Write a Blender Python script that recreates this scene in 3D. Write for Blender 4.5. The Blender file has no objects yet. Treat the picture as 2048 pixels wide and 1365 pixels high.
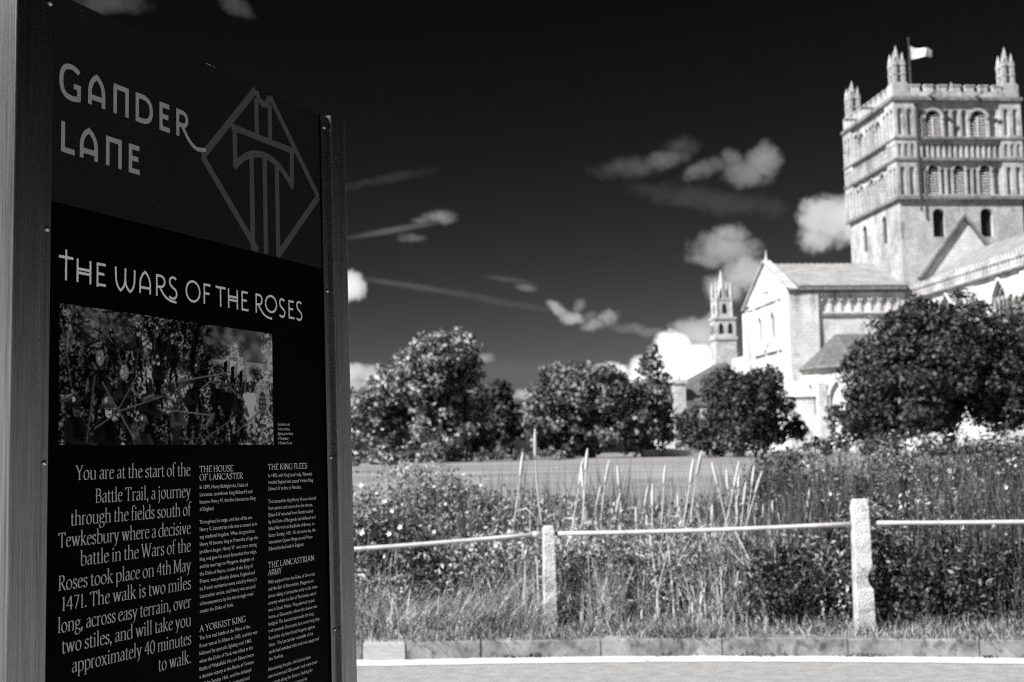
import bpy, bmesh, math, random
import numpy as np
from mathutils import Vector, Matrix

# ------------------------------------------------------------------ camera, sky, sun, exposure
S = bpy.context.scene
COL = S.collection
F, CX, CY, EYE = 2500.0, 1024.0, 682.5, 1.55
PITCH, ROLL = math.radians(5.2), math.radians(-1.2)
_cp, _sp, _c, _s = math.cos(PITCH), math.sin(PITCH), math.cos(ROLL), math.sin(ROLL)
FWD = np.array([0, _cp, _sp]); _u0 = np.array([0, -_sp, _cp]); _r0 = np.array([1.0, 0, 0])
RT = _r0 * _c + _u0 * _s
UP = -_r0 * _s + _u0 * _c
EYEP = np.array([0, 0, EYE])
def ray(x, y): return FWD + RT * (x - CX) / F - UP * (y - CY) / F
def at(x, y, Y):
    d = ray(x, y); return EYEP + d * (Y / d[1])
def atz(x, y, z):
    d = ray(x, y); return EYEP + d * ((z - EYE) / d[2])

cam = bpy.data.cameras.new('camera')
cam.sensor_width = 36; cam.lens = F / 2048 * 36
cam.clip_start = 0.05; cam.clip_end = 3000
cam.dof.use_dof = True; cam.dof.focus_distance = 2.15; cam.dof.aperture_fstop = 8
co = bpy.data.objects.new('camera', cam); COL.objects.link(co); S.camera = co
co.matrix_world = Matrix(((RT[0], UP[0], -FWD[0], 0), (RT[1], UP[1], -FWD[1], 0), (RT[2], UP[2], -FWD[2], EYE), (0, 0, 0, 1)))

S.view_settings.view_transform = 'Standard'; S.view_settings.look = 'None'
S.view_settings.gamma = 1; S.view_settings.exposure = 1.5
S.cycles.use_denoising = False; S.cycles.filter_width = 1.15
S.cycles.max_bounces = 6; S.cycles.diffuse_bounces = 3; S.cycles.transparent_max_bounces = 6
S.cycles.sample_clamp_indirect = 6

SUN_AZ, SUN_EL = math.radians(235), math.radians(43)
sun = bpy.data.lights.new('sun', 'SUN'); sun.energy = 4.2; sun.angle = math.radians(0.5); sun.color = (1, 0.985, 0.97)
so = bpy.data.objects.new('sun', sun); COL.objects.link(so)
_sd = Vector((math.sin(SUN_AZ) * math.cos(SUN_EL), math.cos(SUN_AZ) * math.cos(SUN_EL), math.sin(SUN_EL)))
so.rotation_euler = _sd.to_track_quat('Z', 'Y').to_euler()

W = bpy.data.worlds.new('World'); S.world = W; W.use_nodes = True
wn, wl = W.node_tree.nodes, W.node_tree.links
bg = wn['Background']; bg.inputs['Strength'].default_value = 0.1
try: W.cycles.sampling_method = 'MANUAL'; W.cycles.sample_map_resolution = 512
except Exception: pass
sky = wn.new('ShaderNodeTexSky'); sky.sky_type = 'NISHITA'; sky.sun_disc = False
sky.sun_elevation = SUN_EL; sky.sun_rotation = SUN_AZ
sep = wn.new('ShaderNodeSeparateColor'); wl.new(sky.outputs[0], sep.inputs[0])
def wmath(op, a, b=None, c=None, clamp=False):
    n = wn.new('ShaderNodeMath'); n.operation = op; n.use_clamp = clamp
    for i, v in enumerate((a, b, c)):
        if v is None: continue
        if isinstance(v, (int, float)): n.inputs[i].default_value = v
        else: wl.new(v, n.inputs[i])
    return n.outputs[0]
# black and white film behind a deep red filter: only the red light of the sky counts, with the film's contrast
SKY_K, SKY_P = 0.0037, 3.1
skyv = wmath('MULTIPLY', wmath('POWER', sep.outputs[0], SKY_P), SKY_K)
tc = wn.new('ShaderNodeTexCoord')
def wnoise(scale, detail, rough=0.55, vec=None):
    n = wn.new('ShaderNodeTexNoise'); n.inputs['Scale'].default_value = scale
    n.inputs['Detail'].default_value = detail; n.inputs['Roughness'].default_value = rough
    wl.new(vec or tc.outputs['Generated'], n.inputs['Vector']); return n
nw = wnoise(48, 5)
sub = wn.new('ShaderNodeVectorMath'); sub.operation = 'SUBTRACT'; wl.new(nw.outputs['Color'], sub.inputs[0]); sub.inputs[1].default_value = (.5, .5, .5)
scl = wn.new('ShaderNodeVectorMath'); scl.operation = 'SCALE'; wl.new(sub.outputs[0], scl.inputs[0]); scl.inputs['Scale'].default_value = 0.013
addv = wn.new('ShaderNodeVectorMath'); addv.operation = 'ADD'; wl.new(tc.outputs['Generated'], addv.inputs[0]); wl.new(scl.outputs[0], addv.inputs[1])
DIR = addv.outputs[0]
fine = wnoise(75, 7, 0.65).outputs['Fac']
big = wnoise(22, 3, 0.5).outputs['Fac']
# clouds: direction (as seen from the road), half sizes, brightness, softness
CLOUDS = [
 (1262, 338, 88, 24, -4, .055, 1.3), (1330, 322, 56, 24, -10, .085, 1.2), (1362, 292, 40, 24, 0, .035, 1.3), (1408, 338, 52, 22, -12, .11, 1), (1490, 345, 52, 34, -8, .15, .9),
 (1526, 326, 38, 44, 0, .16, .9), (1465, 318, 26, 24, 0, .12, 1), (1660, 440, 66, 54, 0, .55, .7), (1636, 470, 44, 38, 0, .42, .8), (1700, 435, 40, 50, 0, .55, .7),
 (1448, 500, 76, 38, 0, .22, .9), (1465, 468, 38, 26, 0, .22, 1), (1490, 545, 56, 44, 0, .34, .9), (1450, 580, 44, 40, 0, .3, 1), (1425, 515, 60, 22, 0, .18, 1),
 (1400, 665, 66, 36, -6, .42, .7), (1345, 705, 46, 40, 0, 1.1, .4), (1395, 735, 84, 55, 0, 1.1, .5), (1300, 745, 60, 34, 0, 1.0, .5), (1215, 752, 70, 26, 0, .95, .5),
 (1150, 765, 60, 22, 0, .7, .6), (1112, 616, 34, 13, 26, .22, 1.0), (1142, 634, 30, 15, 20, .24, 1.0), (1154, 613, 14, 14, 0, .12, 1.2), (1188, 650, 30, 15, -6, .16, 1.1), (1212, 638, 26, 20, -15, .20, 1.1), (1178, 634, 16, 12, 0, .08, 1.2),
 (700, 575, 34, 36, 0, .55, .6), (735, 752, 52, 20, 0, .36, .8), (700, 745, 40, 24, 0, .5, .6),
 (878, 434, 40, 14, 4, .13, 1.1), (848, 438, 30, 12, -8, .08, 1.2), (826, 477, 38, 11, 0, .07, 1.2), (850, 577, 190, 8, 9, .032, 1.2), (1010, 606, 150, 8, 9, .018, 1.2), (1020, 560, 60, 7, 8, .03, 1.1),
 (1052, 576, 24, 9, 6, .09, 1), (790, 460, 110, 8, -10, .05, 1), (965, 716, 30, 12, 0, .16, 1), (1060, 788, 60, 14, 0, .26, .9), (1290, 665, 90, 14, 8, .07, 1),
 (215, 8, 80, 26, 0, .04, 1), (470, 10, 50, 20, 30, .03, 1), (1420, 400, 180, 30, 8, .022, 1), (1000, 740, 320, 26, 0, .014, 1), (760, 360, 130, 12, -12, .012, 1), (640, 770, 120, 40, 0, .4, .7), (400, 600, 90, 60, 0, .4, .7)]
acc = None
for (x, y, rx, ry, ang, br, soft) in CLOUDS:
    c = ray(x, y); c = c / np.linalg.norm(c)
    a = math.radians(ang)
    e1 = RT * math.cos(a) - UP * math.sin(a); e1 = e1 - c * (e1 @ c); e1 /= np.linalg.norm(e1); e2 = np.cross(c, e1)
    kx, ky = F / (rx * 1.25) / (1 + ((x - CX) / F) ** 2) ** .5, F / (ry * 1.25)
    comp = []
    for e, k in ((e1, kx), (e2, ky)):
        d = wn.new('ShaderNodeVectorMath'); d.operation = 'DOT_PRODUCT'; wl.new(DIR if ry > 10 else tc.outputs['Generated'], d.inputs[0]); d.inputs[1].default_value = tuple(e * k)
        comp.append(d.outputs['Value'])
    r2 = wmath('MULTIPLY_ADD', comp[0], comp[0], wmath('MULTIPLY', comp[1], comp[1]))
    m = wmath('SUBTRACT', 1.0, r2, clamp=True)          # 1 at the middle, 0 at the rim
    n1 = wmath('MULTIPLY_ADD', fine, 1.5 if ry > 10 else .5, wmath('SUBTRACT', wmath('MULTIPLY', m, 1.2), 0.95 if ry > 10 else .35))
    mr = wn.new('ShaderNodeMapRange'); mr.interpolation_type = 'SMOOTHSTEP'
    mr.inputs['From Min'].default_value = .08; mr.inputs['From Max'].default_value = 0.16 + .9 * soft
    wl.new(n1, mr.inputs['Value'])
    v = wmath('MULTIPLY', wmath('MULTIPLY', mr.outputs[0], wmath('MULTIPLY', wmath('MULTIPLY_ADD', m, .75, .25), wmath('MINIMUM', wmath('MULTIPLY', m, 5.0), 1.0))), br * 1.35)
    acc = v if acc is None else wmath('MAXIMUM', acc, v)
cl = wmath('MULTIPLY', acc, wmath('MULTIPLY_ADD', big, 1.5, 0.3))
tot = wmath('MULTIPLY_ADD', cl, 3.6, skyv)
comb = wn.new('ShaderNodeCombineColor')
for i in range(3): wl.new(tot, comb.inputs[i])
wl.new(comb.outputs[0], bg.inputs['Color'])

# ------------------------------------------------------------------ helpers
RNG = np.random.default_rng(7)
random.seed(7)
def tag(o, label=None, cat=None, group=None, kind=None):
    if label: o['label'] = label
    if cat: o['category'] = cat
    if group: o['group'] = group
    if kind: o['kind'] = kind
    return o
def empty(name, loc=(0, 0, 0), rz=0.0, label=None, cat=None, group=None):
    o = bpy.data.objects.new(name, None); COL.objects.link(o); o.location = loc; o.rotation_euler = (0, 0, rz)
    o.empty_display_size = .2
    return tag(o, label, cat, group)
def link(name, me, m=None, parent=None):
    o = bpy.data.objects.new(name, me); COL.objects.link(o)
    if m: me.materials.append(m)
    if parent: o.parent = parent
    return o
class MB:
    """collects faces, builds ONE mesh object"""
    def __init__(s): s.v = []; s.f = []
    def face(s, *ps):
        i = len(s.v); s.v += [tuple(map(float, p)) for p in ps]; s.f.append(tuple(range(i, i + len(ps))))
    def box(s, x0, x1, y0, y1, z0, z1):
        P = [(x, y, z) for z in (z0, z1) for y in (y0, y1) for x in (x0, x1)]
        for q in ((0, 2, 3, 1), (4, 5, 7, 6), (0, 1, 5, 4), (1, 3, 7, 5), (3, 2, 6, 7), (2, 0, 4, 6)): s.face(*[P[k] for k in q])
    def tube(s, pts, rad, n=6, cap=True):
        pts = [Vector(p) for p in pts]; rings = []
        for i, p in enumerate(pts):
            d = (pts[min(i + 1, len(pts) - 1)] - pts[max(i - 1, 0)]).normalized()
            a = d.orthogonal().normalized() if abs(d.z) < .95 else Vector((1, 0, 0)) - d * d.x
            a.normalize(); b = d.cross(a); r = rad[i] if hasattr(rad, '__len__') else rad
            base = len(s.v); rings.append(base)
            for k in range(n):
                t = 2 * math.pi * k / n; s.v.append(tuple(p + a * (math.cos(t) * r) + b * (math.sin(t) * r)))
        for i in range(len(rings) - 1):
            for k in range(n):
                s.f.append((rings[i] + k, rings[i] + (k + 1) % n, rings[i + 1] + (k + 1) % n, rings[i + 1] + k))
        if cap: s.f.append(tuple(rings[0] + k for k in range(n))); s.f.append(tuple(rings[-1] + k for k in range(n)))
    def build(s, name, m, parent=None, smooth=False):
        me = bpy.data.meshes.new(name); me.from_pydata(s.v, [], s.f); me.update()
        bm = bmesh.new(); bm.from_mesh(me); bmesh.ops.remove_doubles(bm, verts=bm.verts, dist=1e-5); bmesh.ops.recalc_face_normals(bm, faces=bm.faces); bm.to_mesh(me); bm.free()
        if smooth: me.polygons.foreach_set('use_smooth', [True] * len(me.polygons))
        return link(name, me, m, parent)
def quads(name, V, m, parent=None, nper=4):
    """V: (n, nper, 3) array of loose faces"""
    n = len(V); me = bpy.data.meshes.new(name)
    me.vertices.add(n * nper); me.vertices.foreach_set('co', V.reshape(-1).astype(np.float32))
    me.loops.add(n * nper); me.loops.foreach_set('vertex_index', np.arange(n * nper, dtype=np.int32))
    me.polygons.add(n); me.polygons.foreach_set('loop_start', np.arange(0, n * nper, nper, dtype=np.int32))
    me.polygons.foreach_set('loop_total', np.full(n, nper, dtype=np.int32)); me.update(calc_edges=True)
    return link(name, me, m, parent)

def mat(name, lo, hi, rough=.8, scale=4.0, stretch=(1, 1, 1), detail=6, metal=0.0, spec=.3, bump=0.0, bscale=None, spots=None, island=False, transl=0.0, brick=None, coords='Object'):
    m = bpy.data.materials.new(name); m.use_nodes = True
    nt = m.node_tree; N, L = nt.nodes, nt.links; p = N['Principled BSDF']
    p.inputs['Roughness'].default_value = rough; p.inputs['Metallic'].default_value = metal; p.inputs['Specular IOR Level'].default_value = spec
    t = N.new('ShaderNodeTexCoord'); mp = N.new('ShaderNodeMapping'); mp.inputs['Scale'].default_value = stretch; L.new(t.outputs[coords], mp.inputs[0])
    nz = N.new('ShaderNodeTexNoise'); nz.inputs['Scale'].default_value = scale; nz.inputs['Detail'].default_value = detail; nz.inputs['Roughness'].default_value = .62
    L.new(mp.outputs[0], nz.inputs['Vector'])
    fac = nz.outputs['Fac']
    r = N.new('ShaderNodeMapRange'); r.inputs['From Min'].default_value = .3; r.inputs['From Max'].default_value = .7
    r.inputs['To Min'].default_value = lo; r.inputs['To Max'].default_value = hi; L.new(fac, r.inputs['Value']); col = r.outputs[0]
    def mth(op, a, b):
        n = N.new('ShaderNodeMath'); n.operation = op
        for i, v in enumerate((a, b)):
            if isinstance(v, (int, float)): n.inputs[i].default_value = v
            else: L.new(v, n.inputs[i])
        return n.outputs[0]
    if island:
        g = N.new('ShaderNodeNewGeometry'); r2 = N.new('ShaderNodeMapRange'); r2.inputs['To Min'].default_value = lo; r2.inputs['To Max'].default_value = hi
        L.new(mth('POWER', g.outputs['Random Per Island'], 1.9), r2.inputs['Value']); col = r2.outputs[0]
    if brick:
        b = N.new('ShaderNodeTexBrick'); b.inputs['Scale'].default_value = brick[0]; b.inputs['Mortar Size'].default_value = .025
        b.inputs['Color1'].default_value = (1, 1, 1, 1); b.inputs['Color2'].default_value = (brick[1],) * 3 + (1,); b.inputs['Mortar'].default_value = (brick[2],) * 3 + (1,)
        cx = N.new('ShaderNodeSeparateXYZ'); L.new(t.outputs['Object'], cx.inputs[0]); cb = N.new('ShaderNodeCombineXYZ')
        L.new(mth('ADD', cx.outputs[0], cx.outputs[1]), cb.inputs[0]); L.new(cx.outputs[2], cb.inputs[1]); L.new(cb.outputs[0], b.inputs['Vector'])
        col = mth('MULTIPLY', col, b.outputs['Color'])
    if spots:
        n2 = N.new('ShaderNodeTexNoise'); n2.inputs['Scale'].default_value = spots[0]; n2.inputs['Detail'].default_value = 4; L.new(mp.outputs[0], n2.inputs['Vector'])
        r3 = N.new('ShaderNodeMapRange'); r3.inputs['From Min'].default_value = spots[1]; r3.inputs['From Max'].default_value = spots[1] + .1
        r3.inputs['To Min'].default_value = 1; r3.inputs['To Max'].default_value = spots[2]; L.new(n2.outputs['Fac'], r3.inputs['Value']); col = mth('MULTIPLY', col, r3.outputs[0])
    c = N.new('ShaderNodeCombineColor'); [L.new(col, c.inputs[i]) for i in range(3)]
    L.new(c.outputs[0], p.inputs['Base Color'])
    if bump:
        nb = N.new('ShaderNodeTexNoise'); nb.inputs['Scale'].default_value = bscale or scale * 6; nb.inputs['Detail'].default_value = 5; L.new(mp.outputs[0], nb.inputs['Vector'])
        b = N.new('ShaderNodeBump'); b.inputs['Strength'].default_value = bump; b.inputs['Distance'].default_value = .02; L.new(nb.outputs['Fac'], b.inputs['Height']); L.new(b.outputs[0], p.inputs['Normal'])
    if transl:
        tr = N.new('ShaderNodeBsdfTranslucent'); L.new(c.outputs[0], tr.inputs[0]); mx = N.new('ShaderNodeMixShader'); mx.inputs[0].default_value = transl
        L.new(p.outputs[0], mx.inputs[1]); L.new(tr.outputs[0], mx.inputs[2]); L.new(mx.outputs[0], N['Material Output'].inputs[0])
    return m

M = {}
M['stone_tower'] = mat('weathered_tower_stone', .2, .58, scale=.6, stretch=(1, 1, .4), brick=(.7, .76, .7), spots=(1.2, .56, .5), bump=.3, bscale=6)
M['stone'] = mat('pale_limestone', .38, .68, scale=.5, stretch=(1, 1, .45), brick=(.62, .86, .74), spots=(.9, .57, .58), bump=.25, bscale=5)
M['stone_trim'] = mat('pale_stone_trim', .2, .46, scale=1.2)
M['string'] = mat('dark_weathered_string_course', .07, .22, scale=1.5)
M['lead'] = mat('lead_roof', .15, .27, scale=.7, stretch=(1, 1, 1), rough=.7)
M['slate'] = mat('dark_slate', .05, .11, scale=1.5)
M['dark'] = mat('dark_opening', .004, .012, scale=1)
M['louvre'] = mat('louvre_board', .3, .5, scale=2)
M['glass'] = mat('leaded_glass', .01, .03, scale=2, rough=.3)
M['asphalt'] = mat('bleached_asphalt', .18, .28, scale=9, spots=(70, .55, .72), bump=.4, bscale=120)
M['concrete'] = mat('pale_gutter_concrete', .42, .62, scale=5, spots=(9, .62, .5), bump=.2)
M['kerb'] = mat('weathered_kerb_stone', .07, .25, scale=4.2, spots=(16, .54, .5), bump=.3)
M['kerb_new'] = mat('pale_kerb_stone', .24, .34, scale=8, stretch=(1, 1, 8))
M['post'] = mat('rough_concrete', .26, .56, scale=6, spots=(12, .55, .55), bump=.7, bscale=60)
M['galv'] = mat('galvanised_tube', .30, .46, scale=12, rough=.5, spec=.4)
M['paving'] = mat('pale_paving', .22, .3, scale=2, brick=None, bump=.15)
M['soil'] = mat('dark_soil', .03, .07, scale=4)
M['field'] = mat('mown_grass_field', .10, .27, scale=.22, stretch=(.35, 1.2, 1), spots=(1.3, .5, .8), detail=10, bump=.4, bscale=3)
M['bark'] = mat('bark', .03, .08, scale=6)
M['leaf_pale'] = mat('pale_leaf', .03, .40, island=True, transl=.12, rough=.5)
M['leaf_mid'] = mat('mid_leaf', .015, .28, island=True, transl=.1, rough=.5)
M['leaf_dark'] = mat('dark_leaf', .006, .085, island=True, transl=.08, rough=.55)
M['weed'] = mat('weed_leaf', .015, .46, island=True, transl=.1, rough=.5)
M['weed_dark'] = mat('bramble_leaf', .004, .14, island=True, transl=.12, rough=.5)
M['blade'] = mat('grass_blade', .04, .6, island=True, transl=.2, rough=.5)
M['stem'] = mat('dark_stem', .02, .16, island=True, transl=.1)
M['tuft'] = mat('pale_tuft_blade', .12, .8, island=True, transl=.2)
M['straw'] = mat('dry_straw', .36, .6, scale=5, transl=.2)
M['petal'] = mat('white_petal', .75, .85, scale=5, transl=.2)
M['flag'] = mat('white_flag_cloth', .55, .9, scale=.4, transl=.2)
M['iron'] = mat('dark_pole', .02, .05, scale=5)
M['alu'] = mat('brushed_aluminium', .15, .31, rough=.24, metal=1.0, scale=5, stretch=(120, 120, 1.6), bump=.08, bscale=40, spots=(.6, .56, .7))
M['screw'] = mat('steel_screw', .5, .6, rough=.3, metal=1.0)
M['panel'] = mat('black_panel', .0004, .0007, rough=.4, spec=.015, scale=2)
M['band'] = mat('charcoal_header', .014, .017, rough=.3, spec=.05, scale=2)
M['emblem'] = mat('grey_emblem', .085, .09, rough=.5, spec=.1, scale=2)
M['title'] = mat('silver_lettering', .36, .4, rough=.5, spec=.2, scale=4)
M['print'] = mat('white_lettering', .86, .9, rough=.5, spec=.2, scale=4)
M['printg'] = mat('grey_lettering', .5, .56, rough=.5, spec=.2, scale=4)

# ------------------------------------------------------------------ ground, road, kerbs
def yk(x):
    """front line of the far kerb"""
    if x < -1: return 9.785
    if x > 6: return 9.745 - .035 * 6 - .028 * 36 - (x - 6) * .371
    return 9.745 - .035 * x - .028 * x * x
def gz(x, y):
    if y < yk(x): return 0.0
    if y < 13: return .12
    if y < 90: return .12 + (y - 13) / 77 * 1.03
    return 1.15 + min((y - 90) / 50, 1) * .1
XS = [-160, -90, -50, -30, -20, -14, -10, -7, -5] + [-4 + .25 * k for k in range(45)] + [8, 10, 14, 20, 30, 45]
def strip(name, f0, f1, z, m, z1=None, kind='structure', xs=XS):
    mb = MB()
    for a, b in zip(xs[:-1], xs[1:]):
        mb.face((a, f0(a), z), (b, f0(b), z), (b, f1(b), z if z1 is None else z1), (a, f1(a), z if z1 is None else z1))
    return tag(mb.build(name, m), kind=kind)
RW = 7.05
strip('road', lambda x: yk(x) - RW, lambda x: yk(x) - .255, 0.0, M['asphalt'])
strip('gutter', lambda x: yk(x) - .255, lambda x: yk(x) + .02, 0.004, M['concrete'])
strip('pavement', lambda x: yk(x) - RW - 26, lambda x: yk(x) - RW - .13, .12, M['paving'])
def kerb_run(name, f0, depth, h, m, step=.914, gap=.009, skip=None):
    mb = MB(); x = -1.2 - 11 * step
    while x < 9:
        if not (skip and abs(x - skip) < .02):
            a, b = x + gap / 2, x + step - gap / 2
            h2 = h + random.uniform(-.004, .004); c = .012
            P = lambda xx, d, z: (xx, f0(xx) + d, z)
            mb.face(P(a, 0, -.05), P(b, 0, -.05), P(b, 0.004, h2 - c), P(a, 0.004, h2 - c)); mb.face(P(a, 0.004, h2 - c), P(b, 0.004, h2 - c), P(b, c, h2), P(a, c, h2))
            mb.face(P(a, c, h2), P(b, c, h2), P(b, depth, h2), P(a, depth, h2))
            mb.face(P(a, 0, -.05), P(a, 0.004, h2 - c), P(a, c, h2), P(a, depth, h2), P(a, depth, -.05)); mb.face(P(b, 0, -.05), P(b, 0.004, h2 - c), P(b, c, h2), P(b, depth, h2), P(b, depth, -.05))
        x += step
    return tag(mb.build(name, m), kind='structure')
kerb_run('kerb', yk, .15, .138, M['kerb'], skip=-1.2)
kerb_run('kerb', lambda x: yk(x) - RW - .13, .13, .118, M['kerb'])
# the one paler stone, shorter than the others, with an old one beside it
k = MB(); y0 = yk(-1.0)
k.box(-1.19, -.865, y0 - .006, y0 + .15, -.05, .136); o = k.build('kerb_stone', M['kerb_new'])
bv = o.modifiers.new('bevel', 'BEVEL'); bv.width = .008; bv.segments = 2
tag(o, 'short pale new kerb stone beside the sign post, among dark worn kerb stones', 'kerb stone')
k = MB(); k.box(-.857, -.29, y0 + .001, y0 + .15, -.05, .136)
o = k.build('kerb_stone', M['kerb']); bv = o.modifiers.new('bevel', 'BEVEL'); bv.width = .008; bv.segments = 2
tag(o, 'dark worn kerb stone touching the right end of the short pale one', 'kerb stone')
# field: one sheet from the kerb to the horizon
mb = MB(); ysteps = [0, 1, 2.2, 3.3, 5, 8, 12, 18, 26, 36, 48, 62, 80, 110, 140, 220, 400, 800, 1600]
xs2 = [-900, -400, -160, -80, -40, -20, -10, -5, -3, -1, 0, 1, 2, 3, 4, 5, 6, 8, 12, 20, 40, 80, 160, 400, 900]
for a, b in zip(xs2[:-1], xs2[1:]):
    for q, r in zip(ysteps[:-1], ysteps[1:]):
        P = []
        for x, d in ((a, q), (b, q), (b, r), (a, r)):
            xx = min(max(x, -160), 45); y = max(yk(xx), -20) + .15 + d; P.append((x, y, gz(xx, max(y, yk(xx) + .2))))
        mb.face(*P)
tag(mb.build('field', M['field']), kind='structure')
mb = MB(); mb.box(-900, 900, -400, 12, -.6, -.08); tag(mb.build('ground', M['soil']), kind='structure')
# dirt and moss clumps along the kerb foot
MOSS = []
def clump_pts(): return [(-.03, -.012), (.13, -.01), (1.13, -.012), (1.72, -.02), (1.95, -.03), (2.62, -.015), (2.5, -.02), (3.42, -.02)]
for i, (x, dy) in enumerate(clump_pts()):
    n = 40; V = np.zeros((n, 4, 3)); s = random.choice([.04, .06, .08])
    for j in range(n):
        c = np.array([x + random.gauss(0, s), yk(x) + dy + random.gauss(0, .012), .006 + abs(random.gauss(0, .012))]); a = np.array([random.gauss(0, 1) for _ in range(3)]); a /= np.linalg.norm(a)
        b = np.cross(a, [random.gauss(0, 1) for _ in range(3)]); b /= np.linalg.norm(b); r = .012
        V[j] = [c - a * r, c - b * r * .5, c + a * r, c + b * r * .5]
    MOSS.append(V)
tag(quads('moss', np.concatenate(MOSS), M['weed_dark']), kind='stuff')

# ------------------------------------------------------------------ rail fence
fence = empty('rail_fence', (.26, 10.2, .12), label='roadside fence of rough concrete posts and one pale tubular rail', cat='fence')
def concrete_post(x, y, h, w, notch=False, rz=0.0, lean=0.0):
    mb = MB(); n = 34; rings = []
    for i in range(n + 1):
        t = i / n; z = t * h; hw = w / 2 * (1.12 - .16 * t); hd = hw * .95
        if t > .96: hw *= .93 - (t - .96) * 3; hd *= .93 - (t - .96) * 3
        cut = 0
        if notch: cut = hw * .62 * max(0, 1 - abs(t - .43) / .075) ** .7
        cut2 = hw * .25 * max(0, 1 - abs(t - (.3 if not notch else .2)) / .03)
        rings.append([(-hw, -hd, z), (hw - cut, -hd + cut * .4 + cut2 * .3, z), (hw - cut * .7, hd, z), (-hw, hd, z)])
    rr = random.Random(int(x * 100))
    rings = [[(px + rr.uniform(-.0012, .0012) + lean * pz, py + rr.uniform(-.0012, .0012), pz) for px, py, pz in r] for r in rings]
    for a, b in zip(rings[:-1], rings[1:]):
        for k in range(4): mb.face(a[k], a[(k + 1) % 4], b[(k + 1) % 4], b[k])
    mb.face(*rings[-1]); mb.face(*rings[0])
    o = mb.build('post', M['post'], fence); o.location = (x - .26, y - 10.2, -.05); o.rotation_euler = (0, 0, rz)
    bv = o.modifiers.new('bevel', 'BEVEL'); bv.width = .008; bv.segments = 2; bv.limit_method = 'ANGLE'
    return o
concrete_post(.262, 10.18, .905, .098, rz=.1)
o = concrete_post(2.69, 9.86, 1.08, .13, notch=True, rz=-.05); o['label'] = 'concrete post with a chunk broken out of its edge'
concrete_post(-2.25, 9.95, .86, .09); concrete_post(5.15, 9.45, 1.04, .11)
for a, b in (((-2.2, 9.93, .80), (.225, 10.19, .91)), ((.305, 10.19, .908), (2.635, 9.88, .956)), ((2.755, 9.87, .961), (5.09, 9.45, .975))):
    A, B = Vector(a), Vector(b); mb = MB(); n = 8
    mb.tube([A.lerp(B, i / n) + Vector((0, 0, -.012 * math.sin(math.pi * i / n))) for i in range(n + 1)], .0175, 10)
    e = (B - A).normalized(); mb.tube([B - e * .09, B - e * .03], .024, 10) if a[0] < 0 else None
    o = mb.build('rail', M['galv'], fence, smooth=True); o.location = (-.26, -10.2, -.12)

# ------------------------------------------------------------------ the abbey church (local frame: x along the near walls, y away from the road)
CA = math.radians(6); CH = (43.54, 140.56, 0)
church = empty('abbey_church', CH, CA, 'pale stone abbey church with a square battlemented tower behind the dark round trees', 'church')
def cw(a, b, z):
    return np.array([CH[0] + a * math.cos(CA) - b * math.sin(CA), CH[1] + a * math.sin(CA) + b * math.cos(CA), z])
def frame_b(b0, sg=1): return lambda s, z, d: (s, b0 + sg * d, z)       # wall facing the road
def frame_a(a0, sg=1): return lambda s, z, d: (a0 + sg * d, s, z)       # wall facing left
def arch_pts(cx, w, zs, ztop, pointed=False, n=10):
    """from left springing to right springing"""
    r = w / 2; out = []
    for i in range(n + 1):
        t = i / n
        if pointed:
            x = -r + 2 * r * t; h = (ztop - zs) * (1 - abs(x) / r) ** .62
        else:
            x = -r * math.cos(math.pi * t); h = (ztop - zs) * math.sin(math.pi * t)
        out.append((cx + x, zs + h))
    return out
def arcade(mb, fr, s0, s1, z0, z1, ops, depth, back=None, bdepth=None, d0=0.0):
    """a stretch of wall with arched openings (cx, w, zbase, zspring, ztop, pointed) sunk to depth; back MB gets the rear panes"""
    ops = sorted(ops); edges = [s0] + [(p[0] + p[1] / 2 + q[0] - q[1] / 2) / 2 for p, q in zip(ops[:-1], ops[1:])] + [s1]
    if not ops: mb.face(fr(s0, z0, d0), fr(s1, z0, d0), fr(s1, z1, d0), fr(s0, z1, d0)); return
    for (cx, w, zb, zs, zt, ptd), e0, e1 in zip(ops, edges[:-1], edges[1:]):
        l, r = cx - w / 2, cx + w / 2; P = lambda s, z: fr(s, z, d0); Q = lambda s, z: fr(s, z, d0 + depth)
        mb.face(P(e0, z0), P(l, z0), P(l, z1), P(e0, z1)); mb.face(P(r, z0), P(e1, z0), P(e1, z1), P(r, z1))
        if zb > z0 + 1e-6: mb.face(P(l, z0), P(r, z0), P(r, zb), P(l, zb))
        ap = arch_pts(cx, w, zs, zt, ptd)
        for (xa, za), (xb, zb2) in zip(ap[:-1], ap[1:]):
            mb.face(P(xa, za), P(xb, zb2), P(xb, z1), P(xa, z1))
            mb.face(P(xa, za), Q(xa, za), Q(xb, zb2), P(xb, zb2))
        mb.face(P(l, zb), Q(l, zb), Q(l, zs), P(l, zs)); mb.face(P(r, zb), Q(r, zb), Q(r, zs), P(r, zs)); mb.face(P(l, zb), P(r, zb), Q(r, zb), Q(l, zb))
        bk = [(l, zb), (r, zb)] + ap[::-1]
        (back or mb).face(*[Q(*p) for p in bk])
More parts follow.
